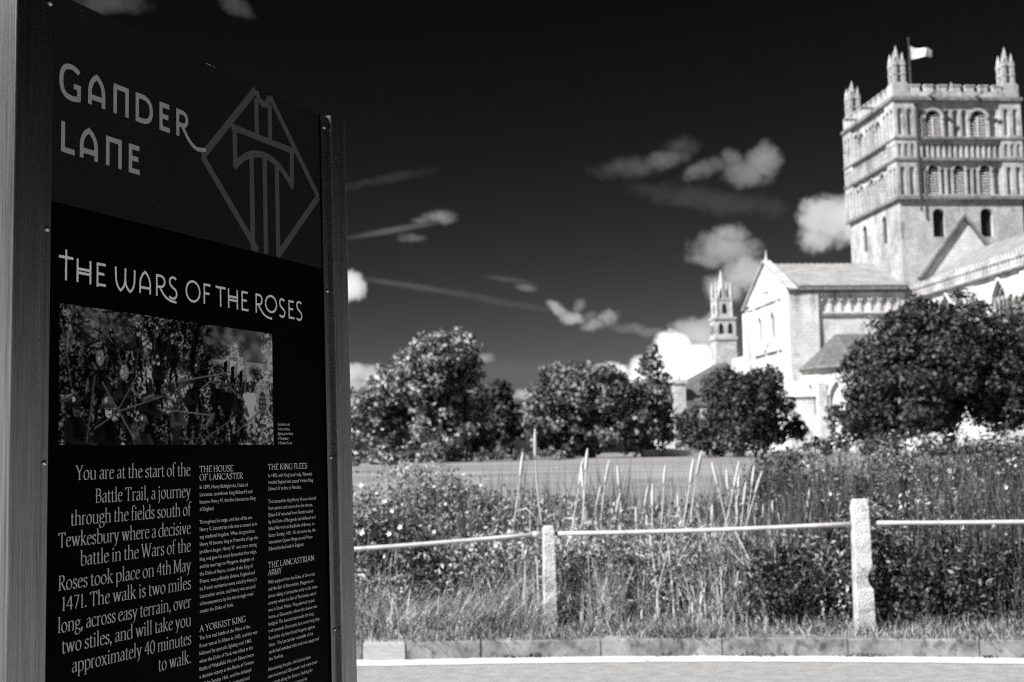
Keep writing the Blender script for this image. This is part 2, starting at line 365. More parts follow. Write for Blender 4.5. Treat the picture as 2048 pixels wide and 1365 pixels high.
def ring(mb, fr, cx, w, zs, zt, t, proud, pointed=False, d0=0.0, zb=None):
    """moulding round an arch head, standing proud of the wall"""
    a = arch_pts(cx, w, zs, zt, pointed); b = arch_pts(cx, w + 2 * t, zs, zt + t, pointed)
    if zb is not None: a = [(cx - w / 2, zb)] + a + [(cx + w / 2, zb)]; b = [(cx - w / 2 - t, zb)] + b + [(cx + w / 2 + t, zb)]
    f = lambda p, d: fr(p[0], p[1], d0 + d)
    for i in range(len(a) - 1):
        mb.face(f(a[i], -proud), f(a[i + 1], -proud), f(b[i + 1], -proud), f(b[i], -proud))
        mb.face(f(b[i], -proud), f(b[i + 1], -proud), f(b[i + 1], 0.02), f(b[i], 0.02)); mb.face(f(a[i], -proud), f(a[i + 1], -proud), f(a[i + 1], 0.02), f(a[i], 0.02))
def window(parent, fr, cx, w, zb, zs, zt, depth, name='window', kind='louvre', pointed=False, d0=0.0):
    """what fills an opening: louvres, or dark glass with stone tracery"""
    mb = MB(); D = d0 + depth - .02
    mb.face(*[fr(p[0], p[1], D) for p in [(cx - w / 2, zb), (cx + w / 2, zb)] + arch_pts(cx, w, zs, zt, pointed)[::-1]])
    o = mb.build(name, M['dark' if kind != 'glass' else 'glass'], parent)
    if kind == 'louvre':
        lv = MB(); n = max(4, int((zt - zb) / .33))
        for half in ((-1, 1) if w > 1.6 else (0,)):
            hw = w / 2 - .12 if half == 0 else w / 4 - .14; c = cx + half * w / 4
            for i in range(n):
                z = zb + .15 + i * .33
                if z > zt - .35: break
                lv.face(fr(c - hw, z, D - .36), fr(c + hw, z, D - .36), fr(c + hw, z + .18, D - .2), fr(c - hw, z + .18, D - .2))
        if w > 1.6: 
            f0 = [fr(cx + s, z, D - d) for s in (-.09, .09) for z in (zb, zs + .3) for d in (.38, .05)]
            lv.face(f0[0], f0[2], f0[6], f0[4]); lv.face(f0[0], f0[1], f0[3], f0[2]); lv.face(f0[4], f0[5], f0[7], f0[6])
        l = lv.build('louvre', M['louvre'], o)
    elif kind == 'glass':
        tr = MB(); n = 3 if w > 2 else 1
        for i in range(1, n + 1):
            s = cx - w / 2 + w * i / (n + 1); tr.face(fr(s - .09, zb, D - .1), fr(s + .09, zb, D - .1), fr(s + .09, zs + (zt - zs) * .35, D - .1), fr(s - .09, zs + (zt - zs) * .35, D - .1))
        if n == 3:
            for i in range(4):
                s = cx - w / 2 + w * (i + .5) / 4; ring(tr, fr, s, w / 4 - .14, zs - .2, zs + w / 5, .13, .1, True, D)
            ring(tr, fr, cx, w / 3, zs + w * .28, zs + w * .5, .12, .1, True, D)
        tr.build('tracery', M['stone_trim'], o)
    return o
def slab(mb, a0, a1, b0, b1, z0, z1): mb.box(a0, a1, b0, b1, z0, z1)

# --- tower
TA0, TA1, TB0, TB1 = 1.0, 15.7, 0.0, 15.2
tw = MB()
def tower_face(fr, s0, s1, win1, win2, win4, wd=.6):
    """fr(s, z, depth); the two ends carry proud clasping buttresses"""
    wins = []
    arcade(tw, fr, s0, s1, 8, 29.75, [(c, w, 25.3, 27.9, 28.6, False) for c, w in win1], wd)
    wins += [(c, w, 25.3, 27.9, 28.6, wd, 'dark', 0.0) for c, w in win1]
    bw = 2.25; m0, m1 = s0 + bw, s1 - bw
    # window stage
    gaps = sorted([m0] + [c for c, w in win2] + [m1]); bl = []
    for p, q in zip(gaps[:-1], gaps[1:]):
        lo_, hi_ = (p if p == m0 else p + win2[0][1] / 2 + .12), (q if q == m1 else q - win2[0][1] / 2 - .12)
        k = max(1, round((hi_ - lo_) / 1.0)); w_ = (hi_ - lo_) / k
        bl += [(lo_ + w_ * (i + .5), w_ * .66, 30.25, 33.0, 33.0 + w_ * .33, False) for i in range(k)]
    arcade(tw, fr, m0, m1, 29.75, 34.2, [(c, w, 30.25, 33.0, 33.0 + w / 2, False) for c, w in win2] + bl, .5)
    wins += [(c, w, 30.25, 33.0, 33.0 + w / 2, .5, 'louvre', 0.0) for c, w in win2]
    # small interlaced arcade
    k = 15; w_ = (m1 - m0) / k
    arcade(tw, fr, m0, m1, 34.2, 36.7, [(m0 + w_ * (i + .5), w_ * .6, 34.5, 35.8, 36.25, True) for i in range(k)], .42)
    # belfry
    gaps = sorted([m0] + [c for c, w in win4] + [m1]); bl = []
    for p, q in zip(gaps[:-1], gaps[1:]):
        lo_, hi_ = (p if p == m0 else p + win4[0][1] / 2 + .15), (q if q == m1 else q - win4[0][1] / 2 - .15)
        k = max(1, round((hi_ - lo_) / 1.15)); w_ = (hi_ - lo_) / k
        bl += [(lo_ + w_ * (i + .5), w_ * .66, 37.0, 39.8, 39.8 + w_ * .33, False) for i in range(k)]
    arcade(tw, fr, m0, m1, 36.7, 41.2, [(c, w, 37.0, 39.1, 39.1 + w / 2, False) for c, w in win4] + bl, .5)
    wins += [(c, w, 37.0, 39.1, 39.1 + w / 2, .5, 'louvre', 0.0) for c, w in win4]
    for c, w in win4: ring(tw, fr, c, w, 39.1, 39.1 + w / 2, .3, .12)
    for c, w in win2: ring(tw, fr, c, w, 33.0, 33.0 + w / 2, .2, .1)
    for e0, e1 in ((s0, m0), (m1, s1)):
        x0, x1 = (e0 - .3, e1) if e0 == s0 else (e0, e1 + .3)
        for z0, z1, zs, n in ((29.75, 34.2, 33.1, 2), (34.2, 36.7, 35.9, 3), (36.7, 41.2, 39.9, 2)):
            w_ = (x1 - x0 - .3) / n
            arcade(tw, fr, x0, x1, z0, z1, [(x0 + .15 + w_ * (i + .5), w_ * .55, z0 + .4, zs, zs + w_ * .28, False) for i in range(n)], .28, d0=-.3)
        xi = e1 if e0 == s0 else e0
        tw.face(fr(xi, 29.75, -.3), fr(xi, 29.75, .0), fr(xi, 41.2, .0), fr(xi, 41.2, -.3))
    return wins
FR, FL = frame_b(TB0), frame_a(TA0)
wr = tower_face(FR, TA0, TA1, [(5.6, 1.5), (11.3, 1.5)], [(5.2, 1.35), (8.3, 1.35), (11.4, 1.35)], [(5.5, 1.95), (10.9, 1.95)])
wl_ = tower_face(FL, TB0, TB1, [(4.6, 1.3), (10.6, 1.3)], [(4.4, 1.3), (7.6, 1.3), (10.8, 1.3)], [(5.0, 1.9), (10.2, 1.9)], .3)
tw.face((TA1, TB0, 8), (TA1, TB1, 8), (TA1, TB1, 42), (TA1, TB0, 42)); tw.face((TA0, TB1, 8), (TA1, TB1, 8), (TA1, TB1, 42), (TA0, TB1, 42))
tw.face((TA0, TB0, 41.3), (TA1, TB0, 41.3), (TA1, TB1, 41.3), (TA0, TB1, 41.3))
tower = tw.build('tower', M['stone_tower'], church)
for fr, ws in ((FR, wr), (FL, wl_)):
    for c, w, zb, zs, zt, d, kind, d0 in ws: window(tower, fr, c, w, zb, zs, zt, d, 'window', kind, d0=d0)
sc = MB()
for z, h, p in ((29.62, .38, .42), (34.1, .34, .42), (36.6, .26, .4), (41.15, .4, .5)):
    sc.box(TA0 - p, TA1 + p, TB0 - p, TB0 - .02, z, z + h); sc.box(TA0 - p, TA0 - .02, TB0, TB1 + p, z, z + h)
sc.build('string_course', M['string'], tower)
bt = MB()
def battlement(mb, f, s0, s1, n):
    """parapet wall with merlons and copings; f(s, depth) -> a, b"""
    def bx(u0, u1, z0, z1, t0, t1):
        (xa, ya), (xb, yb) = f(u0, t0), f(u1, t1); mb.box(min(xa, xb), max(xa, xb), min(ya, yb), max(ya, yb), z0, z1)
    bx(s0, s1, 41.55, 42.2, -.3, .2); w_ = (s1 - s0) / n
    for i in range(n):
        c = s0 + w_ * (i + .5); bx(c - w_ * .31, c + w_ * .31, 42.2, 42.85, -.28, .18); bx(c - w_ * .35, c + w_ * .35, 42.85, 43.0, -.36, .26)
battlement(bt, lambda s, d: (s, TB0 + d), TA0 + 1.6, TA1 - 1.6, 7); battlement(bt, lambda s, d: (TA0 + d, s), TB0 + 1.6, TB1 - 1.6, 8)
battlement(bt, lambda s, d: (s, TB1 - d), TA0 + 1.6, TA1 - 1.6, 7); battlement(bt, lambda s, d: (TA1 - d, s), TB0 + 1.6, TB1 - 1.6, 8)
bt.build('battlement', M['stone_tower'], tower)
pm = MB()
pm.box(-1.15, 1.15, -1.15, 1.15, 41.55, 43.1); pm.box(-1.0, 1.0, -1.0, 1.0, 43.1, 43.35)
for sx in (-1, 1):
    for sy in (-1, 1):
        pm.box(sx * .62 - .24, sx * .62 + .24, sy * .62 - .24, sy * .62 + .24, 43.35, 46.0)
        for za in (44.3, 45.4): pm.box(sx * .62 - .3, sx * .62 + .3, sy * .62 - .3, sy * .62 + .3, za, za + .16)
        pm.tube([(sx * .62, sy * .62, 46.0), (sx * .62, sy * .62, 47.0)], [.3, .03], 4)
for za in (44.3, 45.5): pm.box(-.7, .7, -.7, .7, za + .02, za + .14)
pm.box(-.34, .34, -.34, .34, 43.35, 45.5); pm.tube([(0, 0, 45.6), (0, 0, 46.4), (0, 0, 47.9)], [.62, .42, .03], 8)
pp = pm.build('pinnacle', M['stone_tower'], tower); pp.location = (TA0 + .75, TB0 + .75, 0); pp.scale = (.84, .84, 1)
for a, b in ((TA1 - .75, TB0 + .75), (TA0 + .75, TB1 - .75), (TA1 - .75, TB1 - .75)):
    q = pp.copy(); COL.objects.link(q); q.parent = tower; q.location = (a, b, 0)
for a in (5.0, 10.6):
    mb = MB(); mb.box(a - .14, a + .14, -1.75, .1, 41.62, 41.86); mb.box(a - .2, a + .2, -1.95, -1.7, 41.56, 41.92); mb.build('waterspout', M['string'], tower)
for b in (5.2, 10.4):
    mb = MB(); mb.box(-.75, 1.1, b - .14, b + .14, 41.62, 41.86); mb.box(-.95, -.7, b - .2, b + .2, 41.56, 41.92); mb.build('waterspout', M['string'], tower)
mb = MB(); mb.tube([(3.35, -.5, 28.2), (3.35, -.5, 41.2)], .11, 6); mb.box(3.1, 3.6, -.7, -.3, 40.6, 41.1); mb.build('drainpipe', M['iron'], tower)
# mark of the old steep choir roof on the near face
cr = MB(); pk = (8.45, 27.55); lf, rt_ = (2.9, 20.4), (14.0, 20.4)
for (x0, z0), (x1, z1) in ((lf, pk), (rt_, pk)):
    nx, nz = -(z1 - z0), (x1 - x0); l_ = math.hypot(nx, nz); nx, nz = nx / l_ * .32, nz / l_ * .32
    if nz < 0: nx, nz = -nx, -nz
    q = [(x0, z0), (x1, z1), (x1 + (0 if x1 == pk[0] else nx), z1 + .44), (x0 + nx, z0 + nz)]
    cr.face(*[(x, -.45, z) for x, z in q]); cr.face(*[(x, y, z) for (x, z), y in ((q[0], -.45), (q[1], -.45), (q[1], .02), (q[0], .02))]); cr.face(*[(x, y, z) for (x, z), y in ((q[3], -.45), (q[2], -.45), (q[2], .02), (q[3], .02))])
cr.build('roof_crease', M['string'], tower)
cg = MB(); cg.face((lf[0] + .2, -.06, lf[1] - .3), (rt_[0] - .2, -.06, rt_[1] - .3), (pk[0], -.06, pk[1] - .15)); cg.build('gable_infill', M['stone'], tower)

# --- transept on the left
A0, A1, TRB0, TRB1 = -12.3, 1.0, 0.0, 17.4
tr = MB(); RZ, EZ = 23.6, 19.55; RB = 8.8
arcade(tr, frame_b(0), -9.2, A1, .4, 19.55, [(-9.2 + 1.15 * (i + .5) + .35, .78, 16.85, 18.05, 18.45, False) for i in range(8)], .16)
for i in range(8): ring(tr, frame_b(0), -9.2 + 1.15 * (i + .5) + .35, .78, 18.05, 18.45, .12, .14)
ga = frame_a(A0)
wg = [(11.4, 1.1, 14.6, 16.9, 17.5, False), (6.4, 1.1, 14.6, 16.9, 17.5, False)]
arcade(tr, ga, 2.3, 15.6, .4, 19.4, wg, .3)
for c, w, zb, zs, zt, p in wg: ring(tr, ga, c, w, zs, zt, .25, .12)
tr.face(ga(-.5, 19.4, 0), ga(18.0, 19.4, 0), ga(RB, RZ + .2, 0))
for b in (4.1, 8.6, 13.2): tr.box(A0 - .22, A0, b, b + .55, .4, 12.9)
for b in (4.1, 13.2): tr.box(A0 - .2, A0, b, b + .5, 13.25, 18.7)
tr.box(A0 - .2, A0, 2.3, 15.6, 18.75, 19.0); tr.box(A0 - .16, A0, 7.6, 10.0, 20.2, 20.4)
for b0, b1 in ((-.35, 2.3), (15.6, 17.75)): tr.box(A0 - .35, A0 + .5, b0, b1, .4, 19.6 if b0 < 0 else 18.6)
tr.box(A0 + .5, -9.2, -.35, .6, .4, 18.95)
tr.box(A0 - .3, A0, 3.4, 14.2, 12.9, 13.25); tr.box(A0 - .5, A0, 8.4, 9.3, 13.25, 14.2)
tr.face((A0, TRB1, .4), (A1, TRB1, .4), (A1, TRB1, EZ), (A0, TRB1, EZ))
for i in range(9):  # a row of putlog stones low on the gable wall
    tr.box(A0 - .12, A0, 2.9 + i * 1.35, 3.3 + i * 1.35, 11.2, 11.5)
transept = tr.build('transept', M['stone'], church)
for c, w, zb, zs, zt, p in wg: window(transept, ga, c, w, zb, zs, zt, .3, 'window', 'dark')
st = MB(); st.box(A0 - .6, A1, -.62, -.38, 19.25, 19.55); st.box(-9.2, A1, -.2, -.03, 16.35, 16.62); st.box(A0 - .1, A1, -.32, -.02, 18.98, 19.2)
st.build('eaves_cornice', M['string'], transept)
rf = MB()
def slope(mb, p0, p1, p2, p3, t=.18):
    n = (Vector(p1) - Vector(p0)).cross(Vector(p3) - Vector(p0)).normalized() * t
    if n.z < 0: n = -n
    q = [Vector(p) + n for p in (p0, p1, p2, p3)]; p = [p0, p1, p2, p3]
    mb.face(*q); mb.face(*p)
    for i in range(4): mb.face(p[i], p[(i + 1) % 4], q[(i + 1) % 4], q[i])
slope(rf, (A0 + .9, -.6, 19.58), (A1 + .2, -.6, 19.58), (A1 + .2, RB, 23.45), (A0 + .9, RB, 23.45)); slope(rf, (A0 + .9, 17.9, 19.58), (A1 + .2, 17.9, 19.58), (A1 + .2, RB + .02, 23.45), (A0 + .9, RB + .02, 23.45))
for i in range(17):
    a = A0 + 1.3 + i * .74; rf.tube([(a, -.6, 19.8), (a, RB, 23.68)], .05, 4)
rf.build('roof', M['lead'], transept)
cp_ = MB()
for b0, z0, b1, z1 in ((-.7, 19.3, RB, 23.85), (18.2, 19.0, RB, 23.85)):
    for dz0, dz1, w0 in ((0, .22, .55),):
        P = [(A0 - .3, b0, z0), (A0 - .3, b1, z1), (A0 + .7, b1, z1), (A0 + .7, b0, z0)]; Qs = [(x, y, z + dz1) for x, y, z in P]
        cp_.face(*P); cp_.face(*Qs); [cp_.face(P[i], P[(i + 1) % 4], Qs[(i + 1) % 4], Qs[i]) for i in range(4)]
cp_.tube([(A0 + .2, RB, 23.9), (A0 + .2, RB, 24.5), (A0 + .2, RB, 25.3)], [.26, .13, .04], 6)
cp_.build('gable_coping', M['stone_trim'], transept)
# --- little polygonal chapel against the transept
V6 = [(-11.3, -.02), (-10.6, -3.6), (-7.8, -6.2), (-3.6, -6.6), (-.6, -4.4), (.9, -.02)]
cm = MB()
for (a0, b0), (a1, b1) in zip(V6[:-1], V6[1:]):
    L_ = math.hypot(a1 - a0, b1 - b0); ux, uy = (a1 - a0) / L_, (b1 - b0) / L_; nx, ny = uy, -ux
    if (nx * (a0 + 5) + ny * (b0 - 0)) < 0: nx, ny = -nx, -ny
    fr = (lambda a0, b0, ux, uy, nx, ny: (lambda s, z, d: (a0 + ux * s - nx * d, b0 + uy * s - ny * d, z)))(a0, b0, ux, uy, nx, ny)
    if L_ > 3: arcade(cm, fr, 0, L_, .4, 10.3, [(L_ / 2, 1.7, 3.4, 7.2, 8.8, True)], .4); ring(cm, fr, L_ / 2, 1.7, 7.2, 8.8, .3, .15, True)
    else: arcade(cm, fr, 0, L_, .4, 10.3, [], .4)
    cm.box(a0 - .45, a0 + .45, b0 - .8, b0 + .3, .4, 8.6); cm.box(a0 - .6, a0 + .6, b0 - 1.1, b0 + .3, .4, 5.2)
chapel = cm.build('chapel', M['stone'], church)
cf = MB(); top = [(-7.2, -.02, 14.3), (-2.2, -.02, 14.3)]
E6 = [(a + (-.5 if a < -9 else .2 if a > -2 else 0), b - .5 if b < -1 else b, 10.35) for a, b in V6]
for (p, q, t) in ((E6[0], E6[1], (top[0],)), (E6[1], E6[2], (top[0],)), (E6[2], E6[3], (top[1], top[0])), (E6[3], E6[4], (top[1],)), (E6[4], E6[5], (top[1],))): cf.face(p, q, *t)
cf.build('roof', M['slate'], chapel)
cc = MB(); [cc.tube([E6[i], E6[i + 1]], .16, 4) for i in range(5)]; [cc.tube([E6[i], top[0] if i < 3 else top[1]], .06, 4) for i in range(5)]; cc.build('eaves', M['string'], chapel)
mb = MB(); mb.box(-14.0, -11.2, -3.4, -.4, .4, 7.2); mb.face((-14.2, -3.6, 7.2), (-11.1, -3.6, 7.2), (-11.1, -.38, 9.0), (-14.2, -.38, 9.0)); mb.build('buttress', M['stone'], church)
# --- choir running towards the road on the right
ch = MB(); fa = frame_a(2.0); CB = -36.0
gw = [(-8.5, 3.3, 10.5, 15.2, 17.6, True), (-20.0, 3.3, 10.5, 15.2, 17.6, True), (-31, 3.3, 10.5, 15.2, 17.6, True)]
arcade(ch, fa, CB, 0.0, .4, 18.2, gw, .35)
for c, w, zb, zs, zt, p in gw: ring(ch, fa, c, w, zs, zt, .32, .22, True, zb=10.5)
ch.face((2, CB, .4), (8, CB - 5, .4), (8, CB - 5, 19.5), (2, CB, 19.5)); ch.face((8, CB - 5, .4), (15, CB, .4), (15, CB, 19.5), (8, CB - 5, 19.5)); ch.face((15, CB, .4), (15, 0, .4), (15, 0, 19.5), (15, CB, 19.5))
for b in (-2.5, -14.5, -25.5): ch.box(1.4, 2.0, b - .5, b + .5, .4, 17.6)
choir = ch.build('choir', M['stone'], church)
for c, w, zb, zs, zt, p in gw: window(choir, fa, c, w, zb, zs, zt, .35, 'window', 'glass', True)
pa = MB(); pa.box(1.7, 2.3, CB, -.02, 18.2, 18.5); pa.box(1.85, 2.3, CB, -.02, 18.5, 19.15); pa.box(1.65, 2.4, CB, -.02, 19.15, 19.45)
n = 48
for i in range(n):
    b = CB + .4 + i * (abs(CB) - .8) / n; pa.box(1.72, 1.85, b, b + .3, 18.55, 19.1); pa.tube([(1.95, b + .1, 19.45), (1.95, b + .1, 19.85)], [.22, .12], 4)
pa.build('parapet', M['stone_tower'], choir)
cs = MB(); cs.box(1.55, 2.0, CB, -.02, 18.02, 18.2); cs.build('string_course', M['string'], choir)
rf = MB(); slope(rf, (2.4, CB, 19.3), (2.4, -.05, 19.3), (8.5, -.05, 23.2), (8.5, CB, 23.2)); slope(rf, (14.8, CB, 19.3), (14.8, -.05, 19.3), (8.52, -.05, 23.2), (8.52, CB, 23.2))
for i in range(24): b = CB + .8 + i * 1.5; rf.tube([(2.4, b, 19.5), (8.5, b, 23.42)], .06, 4)
rf.face((2.4, CB, 19.3), (8, CB - 5, 19.5), (8.5, CB, 23.2)); rf.face((14.8, CB, 19.3), (8, CB - 5, 19.5), (8.5, CB, 23.2))
rf.build('roof', M['lead'], choir)
am = MB(); arcade(am, frame_a(-6), -34, -7, .4, 10.2, [(-30 + 5 * i, 1.9, 4, 7.4, 9, True) for i in range(5)], .5); arcade(am, frame_b(-34), -6, 2, .4, 10.2, [(-2, 2.2, 4, 7.4, 9, True)], .5); am.face((-6, -7, .4), (2, -7, .4), (2, -7, 10.2), (-6, -7, 10.2))
amb = am.build('ambulatory', M['stone'], church)
rf = MB(); slope(rf, (-6.3, -34.3, 10.2), (-6.3, -6.8, 10.2), (1.38, -6.8, 12.6), (1.38, -34.3, 12.6)); rf.build('roof', M['lead'], amb)
# --- nave beyond, with its aisle and the west turret
nv = MB(); nv.box(1.2, 15.5, 16.02, 62, .4, 20); nv.box(-11.5, 1.2, 17.8, 27, .4, 13.6); nv.face((1.2, 16.02, 20), (1.2, 62, 20), (8.4, 62, 23), (8.4, 16.02, 23)); nv.face((15.5, 16.02, 20), (15.5, 62, 20), (8.4, 62, 23), (8.4, 16.02, 23))
for i in range(6): nv.box(-11.9 + i * .01, -11.5, 18.6 + i * 1.5, 19.3 + i * 1.5, 10.4, 12.6)
nv.build('nave', M['stone'], church)
tm = MB(); ta, tb = -6.2, 50.0
tm.box(ta - 1.6, ta + 1.6, tb - 1.6, tb + 1.6, .4, 21.3); tm.box(ta - 1.75, ta + 1.75, tb - 1.75, tb + 1.75, 18.2, 18.6); tm.box(ta - 1.75, ta + 1.75, tb - 1.75, tb + 1.75, 21.3, 21.65)
tm.box(ta - 1.25, ta + 1.25, tb - 1.25, tb + 1.25, 21.65, 24.3); tm.box(ta - 1.35, ta + 1.35, tb - 1.35, tb + 1.35, 24.3, 24.5); tm.tube([(ta, tb, 24.5), (ta, tb, 26.2), (ta, tb, 29.0)], [.95, .65, .05], 8)
for sx in (-1, 1):
    for sy in (-1, 1): tm.tube([(ta + sx * 1.15, tb + sy * 1.15, 21.6), (ta + sx * 1.15, tb + sy * 1.15, 26.2), (ta + sx * 1.15, tb + sy * 1.15, 27.3)], [.3, .22, .02], 4)
turret = tm.build('turret', M['stone_trim'], church)
for da, z, h in ((-.7, 19.1, 1.7), (.7, 19.1, 1.7), (0, 22.2, 1.6)):
    for fr in (frame_b(tb - (1.6 if z < 21 else 1.25), 1), frame_a(ta - (1.6 if z < 21 else 1.25), 1)):
        mb = MB(); c = (ta if fr(0, 0, 0)[0] == 0 else tb) + da; mb.face(*[fr(p[0], p[1], -.02) for p in [(c - .35, z), (c + .35, z)] + arch_pts(c, .7, z + h * .7, z + h, True)[::-1]]); mb.build('window', M['dark'], turret)
# flagpole and flag
fp = cw(4.4, 3.0, 41.3); pole = MB(); pole.tube([(0, 0, 0), (0, 0, 4.6), (0, 0, 8.0)], [.16, .13, .08], 8)
flagpole = pole.build('flagpole', M['iron']); flagpole.location = fp; tag(flagpole, 'thin dark flagpole rising from the tower roof', 'flagpole')
fb = MB(); bmf = [(0, 0, 8.0), (0, 0, 8.12), (0, 0, 8.25), (0, 0, 8.38)]; fb.tube(bmf, [.05, .17, .17, .05], 8); fb.build('finial', M['iron'], flagpole)
fb = MB(); fb.tube([(0, 0, 4.35), (0, 0, 4.65)], .2, 8); fb.build('collar', M['iron'], flagpole)
fl = MB(); n = 14
def fpnt(i, j):
    t = i / n; top = 7.35 - .55 * t - .12 * math.sin(t * 5); bot = 5.7 + .15 * math.sin(t * 4) - .05 * t; k = j / 4
    bot += .62 * t * t
    return (.12 + 2.75 * t, .5 * math.sin(t * 7.5 + k * .8) * t, top * (1 - k) + bot * k)
for i in range(n):
    for j in range(4): fl.face(fpnt(i, j), fpnt(i + 1, j), fpnt(i + 1, j + 1), fpnt(i, j + 1))
fo = fl.build('flag', M['flag'], None, smooth=True); fo.location = fp; tag(fo, 'white flag blowing to the right from the tower flagpole', 'flag')
# stone house left of the church, roof and chimney showing over the trees
hs = empty('stone_house', tuple(cw(-12.5, 36, 0.4)), CA, 'house with dark hipped roof and pale chimney rising behind the trees beside the church', 'house')
mb = MB(); mb.box(-7.5, 7, -6, 8, 0, 8.1); mb.build('wall', M['stone'], hs)
mb = MB(); R0, R1 = (2.0, -2.2, 13.4), (2.0, 4.5, 13.4); Ec = [(-8.2, -6.6, 7.9), (7.6, -6.6, 7.9), (7.6, 8.6, 7.9), (-8.2, 8.6, 7.9)]
mb.face(Ec[0], Ec[1], R0); mb.face(Ec[1], Ec[2], R1, R0); mb.face(Ec[2], Ec[3], R1); mb.face(Ec[3], Ec[0], R0, R1); rfo = mb.build('roof', M['slate'], hs)
mb = MB(); mb.box(-6.6, -5.0, -7.2, -6.0, 0, 10.2); mb.box(-6.8, -4.8, -7.4, -5.8, 10.2, 10.5); mb.box(-6.65, -4.95, -7.25, -5.95, 10.5, 10.7); mb.tube([(-5.8, -6.6, 10.7), (-5.8, -6.6, 11.3)], [.3, .26], 8); mb.build('chimney', M['stone_trim'], rfo)
# low pale wall at the field's far edge
mb = MB(); p0, p1 = at(1284, 912, 97), at(1386, 908, 99)
d = (p1 - p0); d[2] = 0; L_ = np.linalg.norm(d); 
mb.box(0, L_, -.2, .2, -.4, .42); [mb.box(i * .52 + .02, i * .52 + .48, -.26, .26, .42, .52 + .04 * (i % 3)) for i in range(int(L_ / .52))]
o = mb.build('low_wall', M['stone']); o.location = (p0[0], p0[1], gz(0, 97)); o.rotation_euler = (0, 0, math.atan2(d[1], d[0])); tag(o, 'low pale rubble wall at the far edge of the field in front of the trees', 'wall')

# ------------------------------------------------------------------ trees
def unit(v): return v / np.maximum(np.linalg.norm(v, axis=-1, keepdims=True), 1e-9)
def leaf_quads(C, Nn, size, rng, long=1.5):
    """rhombus leaves at C facing Nn (n,3)"""
    n = len(C); r = unit(rng.normal(size=(n, 3))); a = unit(np.cross(Nn, r)); b = np.cross(Nn, a)
    s = (size * rng.uniform(.55, 1.35, n))[:, None]; bend = Nn * s * rng.uniform(-.3, .3, (n, 1))
    return np.stack([C - a * s * .5 * long, C - b * s * .42 + bend, C + a * s * .5 * long, C + b * s * .42 + bend], 1)
def crown(lobes, dens, size, rng, clumps=26, facing=.55):
    """lobes: (centre, radius). Leaves sit in clumps spread over each lobe, with gaps between, and a thinner inside"""
    out = []
    for c, r in lobes:
        k = max(8, int(clumps * (r / 2.2) ** 1.3)); d = unit(rng.normal(size=(k, 3))); d[:, 2] = d[:, 2] * .9 + .08
        cc = c + d * r * rng.uniform(.62, 1.0, (k, 1)); cr = r * rng.uniform(.16, .34, k)
        for q, dd, rr in zip(cc, d, cr):
            m = max(6, int(dens * rr * rr / size / size)); e = unit(rng.normal(size=(m, 3)))
            p = q + e * rr * rng.uniform(.35, 1.05, (m, 1)) * np.array([1.1, 1.1, .8])
            nn = unit(e * facing + dd * .35 + rng.normal(size=(m, 3)) * .5 + np.array([0, 0, .25])); out.append(leaf_quads(p, nn, size, rng))
        m = int(dens * 1.2 * r * r / size / size * .55); p = c + unit(rng.normal(size=(m, 3))) * r * (rng.uniform(0, 1, (m, 1)) ** .45) * .82
        out.append(leaf_quads(p, unit(rng.normal(size=(m, 3))), size * 1.25, rng))
    return np.concatenate(out)
def tree(name, px_lobes, Y, leaf, label, cat='tree', group=None, base=None, dens=5.0, size=.30, depth=.6, seed=1, clumps=26, trunk_r=.35, extra=None):
    rng = np.random.default_rng(seed); lobes = []
    xs = [at(x, y, Y)[0] for x, y, r in px_lobes]; bx = np.mean(xs) if base is None else at(base, 880, Y)[0]
    gzv = gz(bx, Y); root = empty(name, (bx, Y, gzv), label=label, cat=cat, group=group); o0 = np.array([bx, Y, gzv])
    half = max(abs(x - bx) for x in xs) + .5
    for i, (x, y, r) in enumerate(px_lobes):
        R = r / F * Y; p = at(x, y, Y); off = (1 - (abs(p[0] - bx) / (half + R)) ** 2) ** .5 * half * depth
        lobes.append((p - o0 + np.array([0, (-1) ** i * off * rng.uniform(.1, .9), 0]), R))
    for k in range(len(lobes)):      # the same crown behind, so it is as deep as it is wide
        c, R = lobes[k]
        if rng.random() < .55 and c[2] > R: lobes.append((c * np.array([.75, -.9, .97]) + rng.normal(size=3) * .4, R * .9))
    quads('crown', crown(lobes, dens, size, rng, clumps), M[leaf], root)
    tb = MB(); top = np.mean([c[2] for c, R in lobes])
    tb.tube([(0, 0, -.3), (rng.normal() * .1, .05, .8), (rng.normal() * .2, 0, top * .5), (0, 0, top)], [trunk_r * 1.35, trunk_r, trunk_r * .75, trunk_r * .3], 9)
    for c, R in lobes[:10]:
        z0 = min(top * rng.uniform(.25, .55), max(c[2], .6)); tb.tube([(0, 0, z0), tuple(c * np.array([.5, .5, 0]) + np.array([0, 0, (z0 + c[2]) / 2 + .3])), tuple(c)], [trunk_r * .45, trunk_r * .3, .05], 6)
    tb.build('trunk', M['bark'], root, smooth=True)
    return root
tree('broad_tree', [(903, 712, 56), (868, 732, 61), (930, 738, 43), (842, 752, 56), (925, 785, 52), (795, 772, 54), (768, 785, 47), (748, 825, 52), (800, 830, 68), (860, 810, 79), (920, 838, 66), (745, 878, 52), (805, 880, 63), (880, 880, 72), (940, 880, 50), (728, 815, 38), (895, 700, 45), (930, 705, 34), (790, 750, 38)], 90, 'leaf_pale', 'tallest pale leafed tree with a stepped crown right beside the sign', base=850, seed=3, size=.24, clumps=36, dens=6.5)
tree('broad_tree', [(690, 860, 51), (722, 870, 33), (705, 905, 26), (660, 840, 70), (640, 890, 58)], 96, 'leaf_dark', 'dark tree half hidden behind the edge of the sign', base=690, seed=4)
